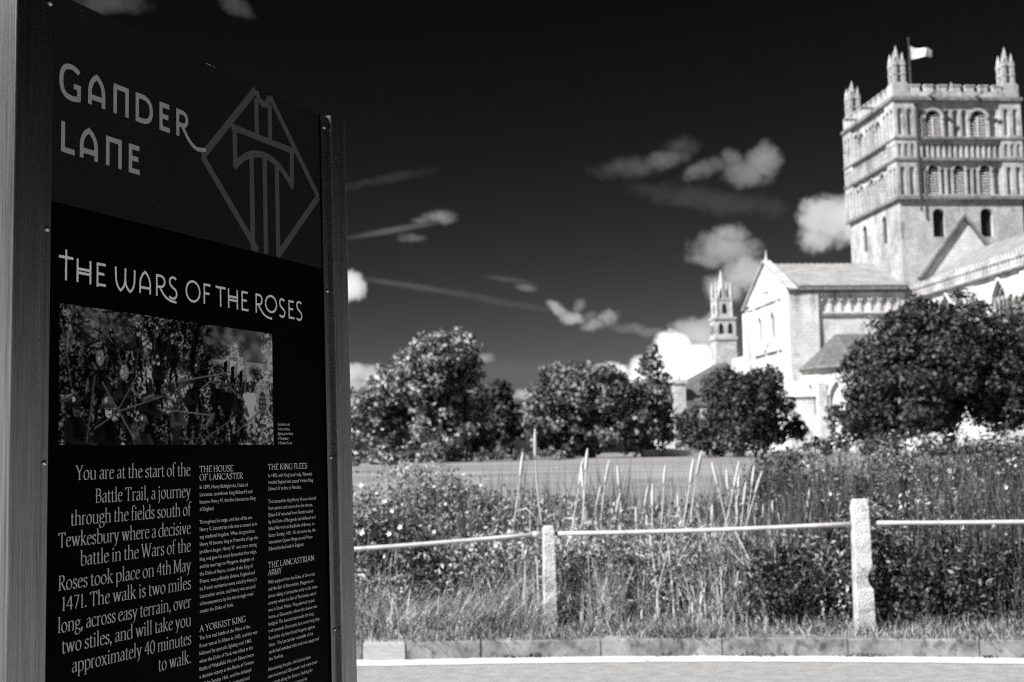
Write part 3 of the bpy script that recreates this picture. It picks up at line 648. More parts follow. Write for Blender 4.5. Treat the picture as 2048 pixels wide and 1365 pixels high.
tree('broad_tree', [(1003, 800, 37), (985, 838, 47), (1030, 846, 37), (1000, 880, 51), (965, 880, 40), (1006, 785, 23)], 104, 'leaf_dark', 'small dark tree in shade between the tall pale tree and the wide round one', base=1000, seed=5, size=.34)
tree('broad_tree', [(1075, 800, 30), (1100, 782, 30), (1060, 818, 26), (1085, 835, 40)], 125, 'leaf_pale', 'small pale tree far behind, left of the wide round tree', base=1085, seed=6, size=.36, dens=4)
tree('broad_tree', [(1138, 785, 66), (1190, 790, 70), (1235, 800, 63), (1112, 830, 66), (1180, 850, 75), (1240, 855, 70), (1158, 765, 47), (1205, 770, 44), (1092, 862, 47), (1130, 870, 54), (1225, 775, 40), (1110, 790, 42)], 98, 'leaf_mid', 'wide round mid grey tree at the middle of the tree line', base=1180, seed=7, size=.25, clumps=32, dens=6.5)
tree('pointed_tree', [(1300, 706, 16), (1300, 728, 27), (1303, 758, 39), (1308, 795, 45), (1300, 840, 54), (1296, 876, 52), (1322, 850, 32), (1320, 815, 32), (1278, 790, 28)], 101, 'leaf_mid', 'narrow pointed tree standing against the bright cloud', base=1300, seed=8, size=.27, dens=6)
tree('broad_tree', [(1382, 842, 30), (1376, 874, 30), (1486, 768, 35), (1448, 795, 56), (1528, 795, 51), (1490, 800, 58), (1420, 842, 54), (1475, 850, 70), (1545, 842, 63), (1400, 876, 35), (1440, 882, 40), (1590, 862, 30), (1520, 874, 40)], 86, 'leaf_dark', 'low round dark tree in front of the transept gable', base=1476, seed=9, size=.20, clumps=34, dens=7)
tree('broad_tree', [(1880, 640, 68), (1820, 670, 77), (1940, 665, 75), (2000, 690, 61), (1760, 730, 70), (1850, 740, 111), (1960, 755, 99), (1728, 790, 61), (1705, 835, 42), (1790, 815, 77), (1880, 815, 77), (1985, 815, 70), (2050, 750, 70), (2060, 822, 56), (1735, 862, 40), (1695, 838, 38), (1765, 868, 34), (1700, 800, 35), (2110, 780, 70)], 82, 'leaf_dark', 'largest dark round tree hiding the foot of the choir', base=1905, seed=10, size=.20, clumps=34, trunk_r=.42, dens=7)
tree('shrub', [(1640, 888, 18), (1665, 882, 22), (1615, 894, 12), (1690, 890, 18)], 88, 'leaf_mid', 'small rounded shrub below the chapel between the two dark trees', 'shrub', base=1652, seed=11, size=.16)
tree('shrub', [(1790, 898, 20), (1830, 895, 22), (1870, 899, 22), (1925, 899, 20), (1980, 896, 22), (2040, 895, 24), (1750, 900, 16), (1950, 900, 18), (2090, 895, 24)], 79, 'leaf_dark', 'low dark hedge along the foot of the largest dark tree', 'hedge', base=1900, seed=12, size=.18, trunk_r=.1)
tree('shrub', [(1070, 908, 14), (1100, 905, 15), (1040, 910, 14), (1005, 908, 16), (1130, 905, 14), (965, 912, 16), (935, 912, 14), (905, 914, 14)], 88, 'leaf_mid', 'low clipped hedge along the edge of the field under the small dark tree', 'hedge', base=1030, seed=13, size=.16, trunk_r=.1)
tree('shrub', [(740, 918, 26), (775, 922, 20), (800, 908, 20), (715, 925, 24), (850, 905, 20), (880, 905, 16)], 82, 'leaf_pale', 'pale scrub at the foot of the tall pale tree next to the sign', 'shrub', base=780, seed=14, size=.18, trunk_r=.1)
tree('broad_tree', [(2040, 640, 40), (2075, 610, 58), (2090, 670, 58)], 112, 'leaf_mid', 'paler tree at the right edge behind the largest dark tree', base=2070, seed=15, size=.3)

# ------------------------------------------------------------------ weeds behind the fence
rw = np.random.default_rng(21)
HX = [-7, -1.6, -.9, -.3, .0, .5, 1.4, 2.0, 2.35, 2.6, 3.0, 4.5, 8]
HT = [1.3, 1.34, 1.27, 1.16, 1.06, .97, .94, .98, 1.14, 1.34, 1.40, 1.45, 1.45]
def hmax(x, d):
    """height of the growth at d metres behind the kerb"""
    h = np.interp(x, HX, HT); low = np.interp(x, [-7, -1.0, -.2, .5, 2, 8], [.5, .5, .62, .75, .62, .55])
    t = np.clip((d - .25) / 2.3, 0, 1); return np.where(d < .25, .12, (low * (1 - t) + h * t) * np.clip((d - .15) / .25, .15, 1))
YK = np.vectorize(yk)
def clump_field(n, xr, dr, rng, scale=.33):
    """points gathered in clumps, with gaps"""
    k = int((xr[1] - xr[0]) * (dr[1] - dr[0]) / scale / scale * 1.1); cx = rng.uniform(*xr, k); cd = rng.uniform(*dr, k); w = rng.uniform(.2, 1, k) ** 2; w /= w.sum()
    i = rng.choice(k, n, p=w); return cx[i] + rng.normal(0, scale * .45, n), np.clip(cd[i] + rng.normal(0, scale * .45, n), dr[0], dr[1]), i, rng.uniform(.6, 1.16, k)
def weeds(name, n, xr, dr, size, mname, rng, up=.5, hs=1.0, pw=.6, scale=.33):
    x, d, i, hk = clump_field(n, xr, dr, rng, scale); h = hmax(x, d) * hk[i] * hs
    z = .1 + h * rng.uniform(0.02, 1, n) ** pw; C = np.stack([x, YK(x) + .15 + d, z], 1)
    nn = unit(rng.normal(size=(n, 3)) + np.array([-.15, -.35, up])); return quads(name, leaf_quads(C, nn, size, rng, 2.3), M[mname])
def blades(name, n, xr, dr, hl, mname, rng, lean=.35, width=.006, hs=1.0, seg=3, bias=(0, 0)):
    x, d, i, hk = clump_field(n, xr, dr, rng, .22); L = rng.uniform(*hl, n) * hk[i]; az = rng.uniform(0, 2 * math.pi, n); ln = np.abs(rng.normal(0, lean, n)) + .05
    dx, dy = np.cos(az) * ln + bias[0], np.sin(az) * ln + bias[1]; B = np.stack([x, YK(x) + .15 + d, np.full(n, .11)], 1); px_, py_ = -np.sin(az), np.cos(az)
    face = rng.uniform(0, math.pi, n); wv = np.stack([np.cos(face), np.sin(face) * .4, np.zeros(n)], 1) * width
    P = []
    for k in range(seg + 1):
        t = k / seg; P.append(B + np.stack([dx * L * t ** 1.8, dy * L * t ** 1.8, L * (t - .28 * ln * t * t)], 1))
    V = [];
    for k in range(seg):
        w0, w1 = 1 - (k / seg) ** 2 * .9, 1 - ((k + 1) / seg) ** 2 * .97; V.append(np.stack([P[k] - wv * w0, P[k] + wv * w0, P[k + 1] + wv * w1, P[k + 1] - wv * w1], 1))
    return quads(name, np.stack(V, 1).reshape(-1, 4, 3), M[mname])
tag(weeds('undergrowth', 150000, (-4, 6), (.45, 3.4), .021, 'weed', rw), kind='stuff')
tag(weeds('undergrowth', 80000, (2.2, 6), (.8, 3.6), .020, 'weed_dark', rw, up=.2), kind='stuff')
tag(weeds('undergrowth', 12000, (-.1, 2.6), (.5, 1.8), .030, 'weed', rw, up=.4, hs=.9), kind='stuff')
tag(weeds('undergrowth', 30000, (1.9, 6), (.4, 1.4), .027, 'weed_dark', rw, hs=.9), kind='stuff')
tag(blades('tall_grass', 5000, (1.9, 6), (.45, 1.3), (.35, 1.0), 'stem', rw, .2, .005), kind='stuff')
tag(blades('tall_grass', 5000, (1.8, 6), (.75, 1.9), (.35, 1.15), 'stem', rw, .3, .0055), kind='stuff')
tag(blades('verge_grass', 22000, (-7, 8), (-.14, .6), (.05, .2), 'weed', rw, .7, .004), kind='stuff')
tag(blades('verge_grass', 15000, (-6, .15), (.15, .9), (.22, .56), 'tuft', rw, .75, .0042, bias=(.3, -.15)), kind='stuff')
tag(blades('tall_grass', 9000, (-7, 2.4), (.6, 3.6), (.5, .95), 'weed', rw, .16, .0055), kind='stuff')
tag(blades('tall_grass', 420, (0, 2.3), (.4, 1.6), (.3, 1.05), 'straw', rw, .42, .008), kind='stuff')
tag(blades('tall_grass', 5000, (-1.5, 2.5), (1.2, 3.4), (.7, 1.38), 'stem', rw, .15, .006), kind='stuff')
tag(blades('tall_grass', 3000, (-.1, 2.2), (.4, 1.8), (.3, .8), 'tuft', rw, .55, .0055), kind='stuff')
tag(blades('tall_grass', 6500, (-.1, 2.3), (.38, 2.2), (.3, 1.0), 'tuft', rw, .5, .0055), kind='stuff')
tag(blades('tall_grass', 14000, (2.2, 7), (.7, 3.4), (.7, 1.5), 'stem', rw, .1, .006), kind='stuff')
# the field's own standing grass just beyond the weeds
def field_grass(n, y0, y1, rng):
    y = y0 + (y1 - y0) * rng.uniform(0, 1, n) ** 1.4; x = rng.uniform(-.2, .45, n) * y; L = rng.uniform(.04, .12, n); z = np.array([gz(a, b) for a, b in zip(x, y)])
    w = .012 + .0006 * y; az = rng.uniform(0, math.pi, n); wv = np.stack([np.cos(az) * w, np.sin(az) * w * .4, 0 * y], 1); B = np.stack([x, y, z - .02], 1); T = B + np.stack([rng.normal(0, .06, n), rng.normal(0, .06, n), L], 1)
    return quads('field_grass', np.stack([B - wv, B + wv, T + wv * .2, T - wv * .2], 1), M['blade'])
# bramble bushes one can tell apart
def bush(label, x, d, r, h, mname, seed, n=2600, size=.026):
    rng = np.random.default_rng(seed); root = empty('bramble_bush', (x, yk(x) + .15 + d, .11), label=label, cat='bush')
    lobes = [(np.array([rng.normal(0, r * .35), rng.normal(0, r * .3), h * rng.uniform(.35, .72)]), r * rng.uniform(.4, .62)) for _ in range(7)]
    quads('foliage', crown(lobes, 3.4, size, rng, 60), M[mname], root); st_ = MB()
    for c, R in lobes: st_.tube([(c[0] * .2, c[1] * .2, -.05), tuple(c * np.array([.6, .6, .6])), tuple(c + np.array([0, 0, R * .7]))], [.012, .009, .004], 5)
    st_.build('stem', M['bark'], root)
bush('dark bramble bush against the edge of the sign, behind the left rail', -1.25, 1.2, .62, 1.1, 'weed_dark', 31)
bush('dark bramble bush under the left rail, midway between the sign and the first post', -.62, .95, .5, .85, 'weed_dark', 32)
bush('paler bush behind the left rail, its top just left of the first post', -.45, 2.3, .6, 1.35, 'weed', 33)
bush('low dark nettle bush left of the broken post', 2.05, .55, .42, .62, 'weed_dark', 34)
bush('low dark nettle bush right of the broken post', 3.25, .55, .5, .62, 'weed_dark', 35)
bush('tall dark bush behind the broken post', 2.75, 2.2, .8, 1.7, 'weed_dark', 36)
bush('tall dark bush at the right edge behind the rail', 4.1, 2.0, .8, 1.7, 'weed_dark', 37)

# dry reed stems with seed heads
def reed(seed, h=1.6):
    rng = random.Random(seed); t = empty('reed_stem', (0, 0, 0)); bend = rng.uniform(-.05, .08)
    P = lambda k: Vector((bend * h * k * k + .01 * math.sin(k * 7 + seed), .02 * math.sin(k * 4 + seed), h * k))
    mb = MB(); mb.tube([P(k / 8) for k in range(8)], [.0095 - .0004 * k for k in range(8)], 5); 
    for k in (.3, .5, .68):
        p = P(k); a = rng.uniform(0, 6.28); q = p + Vector((math.cos(a) * .12, math.sin(a) * .1, .16)); r_ = q + Vector((math.cos(a) * .12, math.sin(a) * .1, -.02))
        w = Vector((0, 0, .008)); mb.face(p, q + w, q - w); mb.face(q + w, r_, q - w)
    mb.build('stalk', M['straw'], t)
    hd = MB(); k0 = 1 - rng.uniform(.13, .19); n = 7
    hd.tube([P(k0 + (1 - k0) * i / n) for i in range(n + 1)], [.006, .014, .017, .0175, .017, .015, .010, .003], 7); hd.build('seed_head', M['straw'], t, smooth=True)
    return t
protos = [reed(s) for s in range(5)]
used = [False] * 5
REEDS = [(1046, 862, -1), (1054, 905, 1), (1141, 915, 0), (1171, 925, 0), (1184, 898, 1), (1200, 919, 0), (1243, 930, 0), (1274, 972, 0), (1312, 970, 1), (1336, 931, 1), (1378, 899, 0), (1392, 918, 1), (1182, 968, 1), (1279, 1014, 1), (1366, 986, 1), (1342, 1012, 0),
 (1431, 923, -1), (1455, 919, 1), (1461, 938, 0), (1488, 940, 1), (1501, 938, 1), (1514, 932, 1), (1465, 961, 0), (1429, 1008, 1), (1523, 1002, 0), (1506, 1011, -1), (1550, 1000, 0), (1597, 976, 0), (1480, 992, 1), (1563, 1023, -1), (1659, 1002, 0), (1682, 990, -1), (1388, 1034, 0), (1414, 1038, 1), (1869, 1098, -1), (1220, 985, 0), (1300, 1030, 0), (1150, 1010, 1), (1330, 1060, 1), (1440, 1060, 0), (1490, 1070, 1), (1240, 1060, -1)]
for i, (x, y, ln) in enumerate(REEDS):
    j = i % 5; src = protos[j]; Y = yk(0) + random.uniform(.75, 1.9); p = at(x, y, Y); h = p[2] - .1; sc_ = h / 1.6; tilt = {-1: -.14, 0: .02, 1: .15}[ln] + random.uniform(-.05, .05)
    if not used[j]: t = src; used[j] = True
    else:
        t = src.copy(); COL.objects.link(t)
        for c in src.children:
            q = c.copy(); COL.objects.link(q); q.parent = t
    t.scale = (max(sc_, .8), max(sc_, .8), sc_ / math.cos(tilt)); t.rotation_euler = (random.uniform(-.08, .08), tilt, 0); t.location = (p[0] - h * math.tan(tilt), Y, .1)
    if i == 0: tag(t, 'tallest dry reed, standing alone and leaning left above the left fence post', 'reed')
    elif i == 34: tag(t, 'lone short dry reed below the rail, right of the broken post', 'reed')
    else: tag(t, 'pale dry reed with a narrow seed head, one of many between the two fence posts', 'reed', 'dry reeds behind the rail')
# white bindweed flowers
fm = MB()
for k in range(5):
    a = k * 1.2566; b = a + 1.2566; m_ = (a + b) / 2; pt_ = lambda t, r, z: (math.cos(t) * r, math.sin(t) * r, z)
    fm.face((0, 0, -.018), pt_(a, .016, 0), pt_(m_, .03, .006), pt_(b, .016, 0))
FLW = [(1552, 1002), (1676, 988), (1661, 987), (1797, 1005), (1923, 1056), (1929, 1035), (2005, 1002), (2033, 1003), (2010, 975), (2021, 984), (2016, 922), (2028, 930), (1759, 1086), (1772, 1096), (1755, 1108), (1769, 1108), (1816, 1104), (1978, 1103), (1557, 1043), (1589, 1057), (1521, 1103), (1831, 1133), (1880, 1024), (1935, 1176), (1954, 1176), (1986, 1051), (1416, 1129), (1320, 1140),
 (723, 970), (753, 987), (769, 1001), (732, 1038), (748, 1018), (778, 1067), (784, 1021), (891, 1008), (990, 1091), (1018, 1062), (1018, 1093), (1028, 1119), (1086, 1017), (867, 1064), (961, 971), (1132, 1151), (722, 1065), (800, 1055)]
flo = None
for i, (x, y) in enumerate(FLW):
    Y = yk(0) + (.9 if y > 1050 else 1.6) + random.uniform(-.2, .2) - (.25 if x > 1600 else 0); p = at(x, y, Y)
    if flo is None: flo = fm.build('bindweed_flower', M['petal'], None, smooth=False); t = flo
    else: t = flo.copy(); COL.objects.link(t)
    t.location = p; t.rotation_euler = (math.radians(75) + random.uniform(-.5, .4), random.uniform(-.3, .3), random.uniform(-.8, .5)); s = random.uniform(.6, 1.15); t.scale = (s, s, s)
    lab = ('small white flower in the dark growth right of the first fence post' if x > 1100 else 'small white flower in the growth behind the left rail, beside the sign')
    tag(t, lab, 'flower', 'white flowers right of the first post' if x > 1100 else 'white flowers behind the left rail')

# ------------------------------------------------------------------ the information sign
SA = math.radians(22.04)
SU = np.array([math.sin(SA), math.cos(SA), 0]); SN = np.array([math.cos(SA), -math.sin(SA), 0])
SP0 = EYEP + ray(93, 888) * 1.8
sign = empty('information_sign', (SP0[0], SP0[1], .12), math.pi / 2 - SA, 'tall black information board between brushed metal posts, headed GANDER LANE', 'sign')
# local frame: x along the board, -y out of its face, z up; t is measured from eye level
def wid(t): return (.7822 - .0253 * t) / .78
def L3(s, t, n=0.0): return (s * wid(t), -n, t + EYE - .12)
TB_, TT = -1.15, .7013
mb = MB()
for n in (0, -.006): mb.face(L3(-.028, TB_, n), L3(.81, TB_, n), L3(.81, TT, n), L3(-.028, TT, n))
mb.face(L3(-.028, TT, 0), L3(.81, TT, 0), L3(.81, TT, -.006), L3(-.028, TT, -.006)); mb.face(L3(-.028, TB_, 0), L3(.81, TB_, 0), L3(.81, TB_, -.006), L3(-.028, TB_, -.006))
panel = mb.build('panel', M['panel'], sign)
mb = MB(); mb.face(L3(0, .3853, .0004), L3(.778, .3853, .0004), L3(.778, TT, .0004), L3(0, TT, .0004)); mb.build('header_band', M['band'], panel)
def prism_post(s0, s1, name):
    mb = MB(); r = .004; yb, yf = .075, -.014; prof = []
    for cx, cy, a0 in ((s0 + r, yf + r, 180), (s1 - r, yf + r, 270), (s1 - r, yb - r, 0), (s0 + r, yb - r, 90)):
        for k in range(5):
            a = math.radians(a0 + k * 22.5); prof.append((cx + r * math.cos(a), cy + r * math.sin(a)))
    z0, z1 = -.2, TT + .006 + EYE - .12; rows = [[(x * (1 + (0 if x < .2 else .0324 * (.0 - (z - EYE + .12)))), y, z) for x, y in prof] for z in (z0, z1 - .002, z1)]
    for a, b in zip(rows[:-1], rows[1:]):
        for k in range(len(prof)): mb.face(a[k], a[(k + 1) % len(prof)], b[(k + 1) % len(prof)], b[k])
    mb.face(*rows[-1]); mb.face(*rows[0])
    return mb.build(name, M['alu'], sign)
prism_post(-.083, -.029, 'post'); prism_post(.809, .866, 'post')
for s0, s1, sc0 in ((-.0285, -.0002, -.0075), (.7805, .8085, .7945)):
    mb = MB(); n0, n1 = .0003, .0030
    P = [(s0, n1), (s1, n1), (s1, n0), (s0, n0)]
    for k in range(3): a, b = P[k], P[k + 1]; mb.face(L3(a[0], TB_, a[1]), L3(b[0], TB_, b[1]), L3(b[0], TT + .004, b[1]), L3(a[0], TT + .004, a[1]))
    mb.face(*[L3(a, TT + .004, b) for a, b in P])
    st_ = mb.build('clamp_strip', M['alu'], sign)
    for t in (.68, .3412, .0023, -.342, -.68, -1.02):
        mb = MB(); R = .0042; rings = []
        for rr, n in ((R, n1), (R, n1 + .0012), (R * .75, n1 + .0024), (R * .35, n1 + .0028), (R * .28, n1 + .0012)):
            rings.append([tuple(np.array(L3(sc0, t, n)) + np.array([math.cos(a) * rr, 0, math.sin(a) * rr])) for a in [k * math.pi / 6 for k in range(12)]])
        for a, b in zip(rings[:-1], rings[1:]):
            for k in range(12): mb.face(a[k], a[(k + 1) % 12], b[(k + 1) % 12], b[k])
        mb.face(*rings[-1]); mb.build('screw', M['screw'], st_)

# --- drawing strokes on the board
class Pen:
    """flat strokes on the board; each stroke sits a hair above the last, so none share a plane"""
    def __init__(s, base): s.mb = MB(); s.n = base; s.k = 0
    def poly(s, pts, half):
        """pts: list of (s, t); half: half width or function of direction"""
        s.k += 1; n = s.n + (s.k % 40) * 6e-6; P = [np.array(p, float) for p in pts]
        P = [p for i, p in enumerate(P) if i == 0 or np.linalg.norm(p - P[i - 1]) > 1e-7]
        if len(P) < 2: return
        closed = np.linalg.norm(P[0] - P[-1]) < 1e-6
        lo, hi = [], []
        for i in range(len(P)):
            a = P[i] - P[i - 1] if i else (P[0] - P[-2] if closed else P[1] - P[0]); b = P[i + 1] - P[i] if i < len(P) - 1 else (P[1] - P[0] if closed else a)
            a = a / np.linalg.norm(a); b = b / np.linalg.norm(b); d = a + b; d = d / max(np.linalg.norm(d), 1e-9); m = np.array([-d[1], d[0]])
            h = half(d) if callable(half) else half; h = h / max(.5, abs(m @ np.array([-b[1], b[0]])))
            lo.append(P[i] - m * h); hi.append(P[i] + m * h)
        for i in range(len(P) - 1): s.mb.face(*[L3(q[0], q[1], n) for q in (lo[i], lo[i + 1], hi[i + 1], hi[i])])
    def fill(s, pts): s.k += 1; s.mb.face(*[L3(q[0], q[1], s.n + (s.k % 40) * 6e-6) for q in pts])
def path(d, n=8):
    """tiny path language: M x,y  L x,y  Q c e  C c c e -> list of polylines"""
    out, cur, tk, i = [], [], d.split(), 0
    g = lambda q: np.array([float(v) for v in q.split(',')])
    while i < len(tk):
        c = tk[i]
        if c == 'M':
            if cur: out.append(cur)
            cur = [g(tk[i + 1])]; i += 2
        elif c == 'L': cur.append(g(tk[i + 1])); i += 2
        elif c == 'Q':
            p0, p1, p2 = cur[-1], g(tk[i + 1]), g(tk[i + 2]); cur += [p0 * (1 - t) ** 2 + p1 * 2 * t * (1 - t) + p2 * t * t for t in [(k + 1) / n for k in range(n)]]; i += 3
        elif c == 'O':   # ellipse cx,cy rx,ry
            if cur: out.append(cur)
            c0, r = g(tk[i + 1]), g(tk[i + 2]); out.append([c0 + r * np.array([math.sin(t), math.cos(t)]) for t in [2 * math.pi * k / 28 for k in range(29)]]); cur = []; i += 3
    if cur: out.append(cur)
    return out
# display letters of the two titles: unit box 0..w by 0..1
DISP = {'G': (.92, 'M .86,.86 Q .70,.98 .50,.98 Q .06,.98 .06,.50 Q .06,.03 .52,.03 Q .72,.03 .86,.08 L .86,.42 L .62,.42'),
 'A': (.78, 'M .08,0 L .08,.42 Q .08,.78 .39,.97 Q .70,.78 .70,.42 L .70,0 M .08,.26 L .70,.26'), 'N': (.8, 'M .08,0 L .08,.92 M -.0,.92 L .72,.92 L .72,0'),
 'D': (.86, 'M .08,0 L .08,1 M .08,.92 L .30,.92 Q .78,.92 .78,.50 Q .78,.08 .30,.08 L .08,.08'), 'E': (.6, 'M .08,0 L .08,1 M .08,.92 L .58,.92 M .08,.52 L .52,.52 M .08,.08 L .60,.08'),
 'L': (.6, 'M .08,1 L .08,0 M .08,.08 L .62,.08')}
def dtext(pen, ch, s0, s1, t0, t1, half, dsc=None):
    w, d = dsc or DISP[ch]; xs_ = [p[0] for pl in path(d) for p in pl]; lo, hi = min(xs_), max(xs_)
    for pl in path(d, 12): pen.poly([(s0 + half + (p[0] - lo) / (hi - lo) * (s1 - s0 - 2 * half), t0 + p[1] * (t1 - t0)) for p in pl], half)
pen = Pen(.0010); h = .0041
for ch, a, b in (('G', .0162, .0630), ('A', .0795, .1187), ('N', .1345, .1752), ('D', .1925, .2365), ('E', .2540, .2856)): dtext(pen, ch, a, b, .5508 if ch != 'G' else .5478, .5982, h)
pen.poly([(.3035, .5515), (.3035, .5985)], h); pen.poly(path('M .3035,.5944 L .3140,.5944 Q .3290,.5944 .3290,.5832 Q .3290,.5720 .3140,.5720 L .3035,.5720')[0], h * .92)
pen.poly(path('M .3155,.5720 Q .3420,.5360 .3665,.5410 Q .3760,.5430 .3838,.5440', 14)[0], h * .85)
pen.mb.build('title_lettering', M['title'], panel); pen = Pen(.0010)
for ch, a, b in (('L', .0212, .0545), ('A', .0620, .1025), ('N', .1175, .1585), ('E', .1758, .2070)): dtext(pen, ch, a, b, .4636, .5100, h)
pen.mb.build('title_lettering', M['title'], panel)
# second title, thin strokes
pen = Pen(.0010); h = .00195; B0, T0 = .2717, .3072
def pp_(d, hh=h): [pen.poly(pl, hh) for pl in path(d, 12)]
pp_('M .0348,.3174 L .0348,.2714 M .0196,.3057 L .0498,.3057')
pp_('M .0594,.2717 L .0594,.3072 M .0876,.2717 L .0876,.3072 M .0594,.2922 L .0876,.2922 M .0594,.2862 L .0876,.2862', h)
pp_('M .1036,.2700 L .1036,.3072 M .1036,.3054 L .1220,.3054 M .1036,.2905 L .1190,.2905 M .1036,.2736 L .1224,.2736')
pen.mb.build('subtitle_lettering', M['print'], panel); pen = Pen(.0010)
pp_('M .1455,.3066 L .1462,.2900 Q .1475,.2760 .1570,.2705 Q .1672,.2760 .1683,.2900 L .1688,.3064 M .1683,.2900 Q .1690,.2760 .1800,.2705 Q .1900,.2760 .1908,.2900 L .1912,.3066')
pp_('M .2046,.2717 L .2046,.2860 Q .2050,.3000 .2172,.3070 Q .2294,.3000 .2298,.2860 L .2298,.2717 M .2046,.2812 L .2298,.2812')
pp_('M .2468,.2717 L .2468,.3075 M .2468,.3056 L .2530,.3056 Q .2672,.3056 .2672,.2968 Q .2672,.2872 .2530,.2872 L .2468,.2872 M .2545,.2872 Q .2700,.2640 .2985,.2662')
pp_('M .2975,.3040 Q .2950,.3070 .2890,.3068 Q .2800,.3062 .2808,.2985 Q .2815,.2925 .2900,.2895 Q .3000,.2860 .2992,.2790 Q .2980,.2715 .2890,.2715 Q .2830,.2715 .2795,.2745')
pen.mb.build('subtitle_lettering', M['print'], panel); pen = Pen(.0010)
pp_('O .3446,.2897 .0190,.0172 M .3766,.2717 L .3766,.3072 M .3766,.3056 L .3945,.3056 M .3766,.2905 L .3912,.2905')
pen.mb.build('subtitle_lettering', M['print'], panel); pen = Pen(.0010)
pp_('M .4100,.3056 L .4400,.3056 M .4246,.3056 L .4246,.2717 M .4490,.2717 L .4490,.3072 M .4760,.2717 L .4760,.3072 M .4490,.2930 L .4760,.2930 M .4490,.2868 L .4760,.2868')
pp_('M .4912,.2717 L .4912,.3072 M .4912,.3055 L .5095,.3055 M .4912,.2905 L .5060,.2905 M .4912,.2735 L .5110,.2735')
pen.mb.build('subtitle_lettering', M['print'], panel); pen = Pen(.0010)
pp_('M .5368,.2717 L .5368,.3077 M .5368,.3060 L .5425,.3060 Q .5560,.3060 .5560,.2972 Q .5560,.2880 .5425,.2880 L .5368,.2880 M .5440,.2880 Q .5610,.2640 .5895,.2658')
pp_('O .5868,.2930 .0188,.0152 M .6330,.3030 Q .6310,.3064 .6250,.3062 Q .6165,.3056 .6172,.2985 Q .6180,.2925 .6255,.2895 Q .6345,.2860 .6340,.2795 Q .6330,.2728 .6250,.2726 Q .6195,.2726 .6160,.2752')
pp_('M .6500,.2715 L .6500,.3072 M .6500,.3054 L .6675,.3054 M .6500,.2905 L .6645,.2905 M .6500,.2735 L .6690,.2735')
pp_('M .6945,.3040 Q .6925,.3074 .6865,.3072 Q .6778,.3066 .6786,.2992 Q .6793,.2932 .6870,.2900 Q .6962,.2864 .6956,.2795 Q .6945,.2724 .6865,.2722 Q .6810,.2722 .6772,.2748')
pen.mb.build('subtitle_lettering', M['print'], panel)
# emblem: a T-shaped tower in a diamond
pen = Pen(.0007); h = .0072
def seg(a, b, hh=h): pen.poly([a, b], hh)
clip = .3870
seg((.5440, .6940), (.3735, .5308)); seg((.3735, .5308), (.5440, .3830 + .006), h); seg((.5940, .6930), (.7690, .5312), h * .95); seg((.7690, .5312), (.6130, .3890), h)
pen.poly([(.4630, .6045), (.6790, .6050)], .0062); pen.poly([(.4735, .605), (.4742, .531)], h); pen.poly([(.6700, .605), (.6685, .531)], h)
pen.poly(path('M .4705,.5310 Q .5140,.5745 .5720,.5745 Q .6260,.5745 .6720,.5310', 16)[0], .0066)
for s_ in (.5275, .5715, .6140): seg((s_, .5690), (s_ + .001, clip), .0074)
for s_ in (.5460, .5920): seg((s_, .677), (s_, .610), .0070)
pen.poly([(.569 + .0205 * math.cos(a), .6935 + .0205 * math.sin(a)) for a in [math.pi + math.pi * k / 12 for k in range(13)]], .0065)
pen.mb.build('emblem', M['emblem'], panel)

pen = Pen(.0012)
for s_, t_2, w_, h_ in ((.385, .7000, .018, .0008), (.405, .6996, .01, .0006), (.652, .6840, .0014, .0012), (.664, .6830, .0012, .0009), (.676, .6760, .0012, .001), (.640, .6900, .0012, .001), (.700, .5030, .0010, .003), (.640, .4200, .001, .001), (.702, .6200, .001, .002), (.060, .6900, .001, .001), (.250, .4200, .0008, .0012), (.720, .1200, .0009, .0009)): pen.fill([(s_, t_2), (s_ + w_, t_2 + h_ * .2), (s_ + w_ * .8, t_2 + h_), (s_ + w_ * .1, t_2 + h_ * .8)])
pen.mb.build('speck', M['printg'], panel)
